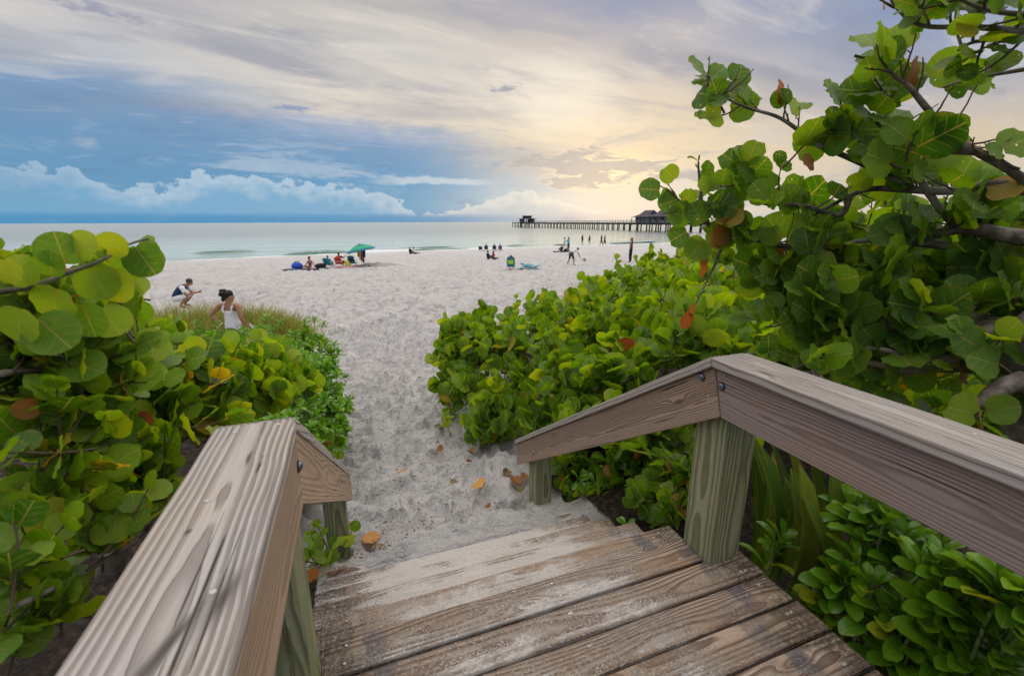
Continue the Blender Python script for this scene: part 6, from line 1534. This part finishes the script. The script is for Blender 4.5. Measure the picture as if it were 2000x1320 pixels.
# the row of chairs by the water
row = [(939, 490.5, 'navy', 'empty dark navy beach chair at the left end of the row by the water', None), (950, 490, 'plum', 'plum beach chair with an occupant, second in the row by the water', ('black', 'brown')), (966, 490, 'navy', 'navy beach chair in the waterside row right behind the sitting couple', ('black', 'black')), (977, 490, 'purple', 'purple beach chair at the right end of the row by the water', ('navy', 'black'))]
for px, py, mat, lab, occ in row:
    c = beach_chair(lab, gpt(px, py), CH + random.uniform(-6, 10), K[mat], None, .68, .72)
    if occ: sitter('person sitting in the %s chair of the waterside row' % {'plum': 'plum', 'navy': 'navy', 'purple': 'purple'}[mat], c, dict(items=[tee(K[occ[0]]), shorts(K['grey'])]), 'tan', (occ[1], 'short'), .72)
# green chair with a person and the folded chair lying next to it
c5 = beach_chair('teal beach chair with a bright lime back pouch standing alone on the open sand', gpt(998, 527), CH + 2, K['teal'], K['navy'], .84, .92, pouch=K['lime'])
sitter('person whose head just shows above the lime and teal chair', c5, dict(items=[tee(K['navy']), shorts(K['grey'])]), 'fair', ('brown', 'short'), .83)
def lying_chair():
    t = empty('folded_chair', gpt(1034, 526), -YAW, 'light blue folding chair lying collapsed on the sand beside the lime backed chair', 'beach chair')
    Mx = Matrix.Rotation(R(4), 4, 'Y')
    for z, x0, x1, m, nm in ((.10, -.75, .55, 'aqua', 'backrest'), (.22, -.35, .85, 'aqua', 'seat')):
        b = MB(); n = 5; V = [[b.bm.verts.new((x0 + (x1 - x0) * i / n, (j - .5) * .6, z + .10 * math.sin(i * 1.3) + .10 * i / n)) for j in (0, 1)] for i in range(n + 1)]
        for i in range(n): b.bm.faces.new((V[i][0], V[i + 1][0], V[i + 1][1], V[i][1]))
        o = b.build(nm, K[m], t); o.modifiers.new('thick', 'SOLIDIFY').thickness = .05
    for y in (-.33, .33):
        MB().tube([(-.8, y, .08), (-.1, y, .16), (.85, y, .34)], .02, 5).build('frame', M_TUBE, t)
        MB().tube([(-.65, y, .42), (-.3, y, .30), (.3, y, .12)], .028, 5).build('armrest', K['aqua'], t)
        MB().tube([(-.5, y, .03), (.4, y, .03)], .02, 5).build('leg', M_TUBE, t)
lying_chair()
lump('sandal', 'black sandal on the sand between the lime backed chair and the folded one', 'sandal', gpt(1014, 528), .20, .10, .10, K['black'], None, CH)

# ----------------------------------------------------------------- pier
def pier():
    W_P = simple('pier_timber', (.085, .080, .082), .8, .35, 1.5); W_D = simple('pier_pile', (.035, .034, .036), .85, .4, 1.2)
    M_ROOF = simple('pier_roof_shingle', (.055, .050, .065), .8, .35, 2.2, bump=.4); M_WALL = simple('pier_wall_boards', (.36, .37, .38), .8, .15, 1.0); M_DOOR = simple('pier_door_red', (.30, .12, .08), .7, .1); M_DKWIN = simple('pier_opening', (.03, .03, .035), .6)
    a = Vector((124.3, 92.0, 0)); b = Vector((129.0, 338.0, 0)); d = (b - a).normalized(); n = Vector((d.y, -d.x, 0)); L = (b - a).length; zd = 1.05
    t = empty('fishing_pier', (a.x, a.y, SEA_Z), 0, 'long dark timber fishing pier on closely set piles running out to sea', 'pier')
    off = Vector((a.x, a.y, SEA_Z)); hw = 2.3
    def W(s_, o_, z): p = a + d * s_ + n * o_; return Vector((p.x, p.y, z)) - off
    def wbox(b_, s0, s1, o0, o1, z0, z1):
        q = [W(s0, o0, z0), W(s1, o0, z0), W(s1, o1, z0), W(s0, o1, z0), W(s0, o0, z1), W(s1, o0, z1), W(s1, o1, z1), W(s0, o1, z1)]
        v = [b_.bm.verts.new(p) for p in q]
        for f in ((0, 3, 2, 1), (4, 5, 6, 7), (0, 1, 5, 4), (1, 2, 6, 5), (2, 3, 7, 6), (3, 0, 4, 7)): b_.bm.faces.new([v[i] for i in f])
        return b_
    wbox(MB(), 0, L, -hw, hw, zd - .45, zd).build('deck', W_P, t)
    hs0, hs1, hw2 = 55.0, 83.0, 6.5          # the wide platform under the house
    wbox(MB(), hs0, hs1, -hw2, hw2, zd - .45, zd + .02).build('deck', W_P, t)
    # piles: one mesh, shared
    pm = MB().tube([(0, 0, 0), (.02, 0, zd - SEA_Z + 1.0)], [.30, .26], 8).mesh('pile', W_D)
    s_ = 1.0
    while s_ < L:
        wide = hs0 - 1 < s_ < hs1 + 1
        for o_ in ((-hw2 + .5, 0, hw2 - .5) if wide else (-hw + .3, hw - .3)):
            o = mesh_obj('pile', pm, t); o.location = W(s_, o_, SEA_Z - 1.45)
        bm_ = MB(); wbox(bm_, s_ - .16, s_ + .16, -(hw2 if wide else hw), (hw2 if wide else hw), zd - .85, zd - .46).build('cross_beam', W_D, t)
        s_ += 6.4 if wide else 5.1
    # railing
    for o_, s0, s1 in ((-hw, 0, hs0), (-hw, hs1, L), (hw, 0, hs0), (hw, hs1, L), (-hw2, hs0, hs1), (hw2, hs0, hs1)):
        for z in (.55, 1.02): wbox(MB(), s0, s1, o_ - .05, o_ + .05, zd + z, zd + z + .10).build('rail', W_P, t)
        k = MB(); q = s0
        while q < s1: wbox(k, q - .06, q + .06, o_ - .06, o_ + .06, zd, zd + 1.05); q += 2.6
        o = k.build('railing_posts', W_P, t); o['kind'] = 'stuff'
    # the pier house: two steep shingled roofs over pale walls
    h = empty('pier_house', W(hs0 - 1, 0, zd) + off, 0, 'twin roofed pier house with dark shingles and pale board walls on the pier', 'house')
    ho = W(hs0 - 1, 0, zd) + off - off
    def roof(parent, base, s0, s1, o0, o1, ze, zr, over, ridge_in, mat, name='roof'):
        e = [base(s0 - over, o0 - over, ze), base(s1 + over, o0 - over, ze), base(s1 + over, o1 + over, ze), base(s0 - over, o1 + over, ze)]
        m0 = (s0 + s1) / 2; oc = (o0 + o1) / 2; zm = ze + (zr - ze) * .42; i_ = .30
        md = [base(s0 + (m0 - s0) * i_ * .9, o0 + (oc - o0) * i_, zm), base(s1 - (s1 - m0) * i_ * .9, o0 + (oc - o0) * i_, zm), base(s1 - (s1 - m0) * i_ * .9, o1 - (o1 - oc) * i_, zm), base(s0 + (m0 - s0) * i_ * .9, o1 - (o1 - oc) * i_, zm)]
        r = [base(s0 + ridge_in, oc, zr), base(s1 - ridge_in, oc, zr)]
        b_ = MB(); E_ = [b_.bm.verts.new(p) for p in e]; M_ = [b_.bm.verts.new(p) for p in md]; R_ = [b_.bm.verts.new(p) for p in r]
        for i in range(4): b_.bm.faces.new((E_[i], E_[(i + 1) % 4], M_[(i + 1) % 4], M_[i]))
        b_.bm.faces.new((M_[0], M_[1], R_[1], R_[0])); b_.bm.faces.new((M_[2], M_[3], R_[0], R_[1])); b_.bm.faces.new((M_[1], M_[2], R_[1])); b_.bm.faces.new((M_[3], M_[0], R_[0])); b_.bm.faces.new(E_[::-1])
        return b_.build(name, mat, parent)
    def hb(s_, o_, z): return W(hs0 - 1 + s_, o_, zd + z) - ho
    def hbox(name, s0, s1, o0, o1, z0, z1, mat, par=None):
        b_ = MB(); q = [hb(s0, o0, z0), hb(s1, o0, z0), hb(s1, o1, z0), hb(s0, o1, z0), hb(s0, o0, z1), hb(s1, o0, z1), hb(s1, o1, z1), hb(s0, o1, z1)]
        v = [b_.bm.verts.new(p) for p in q]
        for f in ((0, 3, 2, 1), (4, 5, 6, 7), (0, 1, 5, 4), (1, 2, 6, 5), (2, 3, 7, 6), (3, 0, 4, 7)): b_.bm.faces.new([v[i] for i in f])
        return b_.build(name, mat, par or h)
    # n points to +x (away); the side towards the beach camera is -n
    for s0, s1 in ((5.0, 14.4), (15.8, 25.8)):
        hbox('wall', s0, s1, -5.0, 1.5, .03, 2.5, M_WALL)
        roof(h, hb, s0, s1, -5.0, 1.5, 2.5, 5.3, 1.1, 1.6, M_ROOF)
        k = s0 + 1.2
        while k < s1 - 1:
            hbox('window', k, k + 1.6, -5.06, -5.0, 1.0, 2.2, M_DKWIN if random.random() < .35 else M_WALL); hbox('batten', k - .35, k - .2, -5.05, -5.0, .1, 2.45, W_P); k += 2.5
        hbox('door', s1 - 4.2, s1 - 2.8, -5.08, -5.0, .05, 2.3, M_DOOR)
    for k in range(6): hbox('veranda_post', 3.8 + k * 4.7, 3.98 + k * 4.7, -6.2, -6.0, .03, 2.4, W_P)
    hbox('lintel', 3.8, 27.4, -6.2, -6.0, 2.3, 2.44, W_P)
    # the little pavilion at the seaward end
    pv = empty('pier_pavilion', W(L - 14, 0, zd) + off, 0, 'small open pavilion with a two tiered roof at the seaward end of the pier', 'pavilion'); po = W(L - 14, 0, zd)
    def pb(s_, o_, z): return W(L - 14 + s_, o_, zd + z) - po
    def pbox(name, s0, s1, o0, o1, z0, z1, mat):
        b_ = MB(); q = [pb(s0, o0, z0), pb(s1, o0, z0), pb(s1, o1, z0), pb(s0, o1, z0), pb(s0, o0, z1), pb(s1, o0, z1), pb(s1, o1, z1), pb(s0, o1, z1)]
        v = [b_.bm.verts.new(p) for p in q]
        for f in ((0, 3, 2, 1), (4, 5, 6, 7), (0, 1, 5, 4), (1, 2, 6, 5), (2, 3, 7, 6), (3, 0, 4, 7)): b_.bm.faces.new([v[i] for i in f])
        return b_.build(name, mat, pv)
    wbox(MB(), L - 21, L + .5, -7.5, 7.5, zd - .45, zd + .02).build('deck', W_P, t)
    for o_ in (-7.2, -4.2, 4.2, 7.2):
        for q in (L - 20, L - 13, L - 6, L): o = mesh_obj('pile', pm, t); o.location = W(q, o_, SEA_Z - 1.45)
    for s_ in (-3.6, 3.6):
        for o_ in (-4.6, -2.0, 2.0, 4.6): pbox('post', s_ - .22, s_ + .22, o_ - .22, o_ + .22, .03, 2.6, W_P)
    pbox('wall', -3.4, 3.4, 1.9, 4.4, .03, 2.6, M_WALL)
    pbox('wall', -3.4, 3.4, -4.4, -3.2, .03, 2.6, M_WALL)
    roof(pv, pb, -4.0, 4.0, -5.0, 5.0, 2.6, 4.1, 2.0, 2.0, M_ROOF)
    pbox('roof_lantern', -2.2, 2.2, -2.9, 2.9, 3.3, 4.8, M_ROOF); pbox('roof_cap', -2.8, 2.8, -3.6, 3.6, 4.8, 5.1, M_ROOF)
    for o_ in (-7.3, 7.3):
        for z in (.55, 1.02): wbox(MB(), L - 21, L, o_ - .05, o_ + .05, zd + z, zd + z + .1).build('rail', W_P, t)
    # people leaning at the rail, nearer the shore
    for i, (s_, lab) in enumerate(((44, 'tiny dark figure on the pier next to the pier house'), (40, 'tiny figure on the pier, second from the pier house'), (34, 'tiny figure on the pier half hidden by the tree leaves'))):
        p = W(s_, -1.4, zd) + off; person(lab, STAND, p, CH - 40 + 30 * i, dict(items=[tee(K['navy'] if i else K['black']), shorts(K['grey'])]), 'brown', ('black', 'short'), 1.0)
pier()

# ----------------------------------------------------------------- fallen leaves and bits on the sand
FALL = [(713, 1048, .155, 'ORANGE', 'bright orange leaf lying flat beside the foot of the left lower post'), (927, 946, .16, 'ORANGE', 'curled orange leaf in the middle of the sandy way'), (783, 921, .10, 'ORANGE', 'torn orange scrap near the left edge of the sandy way'),
        (1003, 935, .13, 'DEAD', 'orange brown leaf left of the red leaf at the right lower post'), (1032, 932, .12, 'DEAD', 'red leaf against the foot of the right lower post'), (994, 922, .10, 'BROWN', 'dark brown leaf just behind the orange brown leaf by the right lower post'),
        (853, 882, .12, 'DEAD', 'dull red leaf lying above the curled orange leaf on the sandy way'), (866, 836, .15, 'BROWN', 'dark red leaf near the lower left end of the right shrub'), (915, 886, .13, 'BROWN', 'dark leaf halfway between the right shrub and the curled orange leaf'),
        (910, 905, .09, 'BROWN', 'small dark curled leaf above the curled orange leaf'), (882, 949, .10, 'BROWN', 'dark red curled leaf left of the curled orange leaf'), (1012, 968, .13, 'BROWN', 'dark curled leaf lying left of the right lower post foot'),
        (684, 1026, .08, 'DEAD', 'small red leaf touching the left lower post'), (727, 1074, .05, 'BROWN', 'left one of two tiny dark red scraps above the lowest step'), (741, 1074, .06, 'BROWN', 'right one of two tiny dark red scraps above the lowest step'),
        (955, 997, .07, 'DEAD', 'small red scrap in the sand above the right half of the steps'), (612, 1137, .09, 'DEAD', 'rust leaf standing on edge at the left end of the second step'), (880, 880, .05, 'DEAD', 'small red scrap right of the dull red leaf'),
        (853, 868, .05, 'BROWN', 'tiny brown scrap between the two reddish leaves on the way'), (960, 1010, .04, 'BROWN', 'tiny dark scrap near the top of the steps on the right'), (1060, 880, .11, 'BROWN', 'brown leaf under the lower end of the right handrail'), (875, 790, .12, 'BROWN', 'dark red leaf at the left foot of the right shrub'),
        (1365, 1010, .13, 'DEAD', 'brick red leaf in the shade beside the big green post'), (1300, 1003, .14, 'DEAD', 'brick red leaf beneath the low shoots by the second step')]
for (px, py, sz, mk, lab) in FALL:
    p = on_ground(px, py)
    if py > 1100 or px > 1250: p = P(px, py, math.hypot(p.x, p.y) * .93)
    V, T, U = TPL[('grape', random.randrange(NVAR), 0)]
    mat = {'ORANGE': M_ORANGE, 'DEAD': M_DEAD, 'BROWN': M_BROWNLEAF}[mk]
    cu = random.uniform(.3, 1.3) if mk != 'ORANGE' else random.uniform(.05, .3)
    W_ = V.copy(); W_[:, 2] += cu * (W_[:, 0] ** 2 * 1.2 + .5 * (W_[:, 1] - .5) ** 2)
    o = mesh_obj('fallen_leaf', arrays_mesh('fallen_leaf', W_, T, mat, U)); o.scale = (sz, sz * random.uniform(.75, 1.1), sz)
    o.location = p + Vector((0, 0, .02)); o.rotation_euler = (random.uniform(-.25, .25), random.uniform(-.3, .3), random.uniform(0, 6.28))
    if px == 612: o.rotation_euler = (R(80), 0, .6)
    tag(o, lab, 'leaf', 'fallen sea grape leaves on the sandy way')
def debris():
    """crumbs of leaf, twig and shell strewn on the near sand"""
    V, T = [], []; b0 = 0
    for i in range(2600):
        y = 3.0 + 6.5 * random.random() ** 1.7; x = random.gauss(.5, .55 + .05 * y)
        if abs(x - .5) > 2.0: continue
        z = ground_z(x, y) + .004; z += .17 * math.exp(-((x - .70) / .62) ** 4) * (1 if 2.62 < y < 3.0 else max(0, 1 - (y - 3.0) / .35) if y >= 3 else 0)
        L_ = random.uniform(.004, .016) * (2.2 if random.random() < .06 else 1); a = random.random() * 6.28; wd = random.uniform(.002, .006); c, s_ = math.cos(a), math.sin(a)
        for (u, v, h_) in ((-L_, -wd, 0), (L_, -wd * .4, 0), (L_ * .8, wd, 0), (-L_ * .7, wd, 0), (0, 0, wd * 1.6)): V.append((x + u * c - v * s_, y + u * s_ + v * c, z + h_ + .006))
        T += [(b0, b0 + 1, b0 + 4), (b0 + 1, b0 + 2, b0 + 4), (b0 + 2, b0 + 3, b0 + 4), (b0 + 3, b0, b0 + 4)]; b0 += 5
    o = mesh_obj('leaf_crumbs', arrays_mesh('leaf_crumbs', V, T, simple('crumb', (.09, .05, .035), .9, .6, 3), smooth=False)); tag(o, 'dark crumbs of dry leaves and twigs strewn over the near sand', 'debris', kind='stuff')
debris()
def root_tuft():
    p = P(650, 1122, 3.05); o = MB()
    for i in range(26):
        q = Vector((random.gauss(0, .05), random.gauss(0, .02), .0)); o.tube([q, q + Vector((random.gauss(.03, .05), random.gauss(0, .03), random.uniform(.01, .05))), q + Vector((random.gauss(.0, .08), random.gauss(0, .04), random.uniform(-.01, .04)))], .0022, 4)
    m = o.build('dry_root_tuft', simple('dry_root', (.24, .13, .08), .9, .3, 20), None); m.location = p; tag(m, 'brown tangle of dry roots lying on the left end of the third step', 'roots')
root_tuft()
finish_plants()
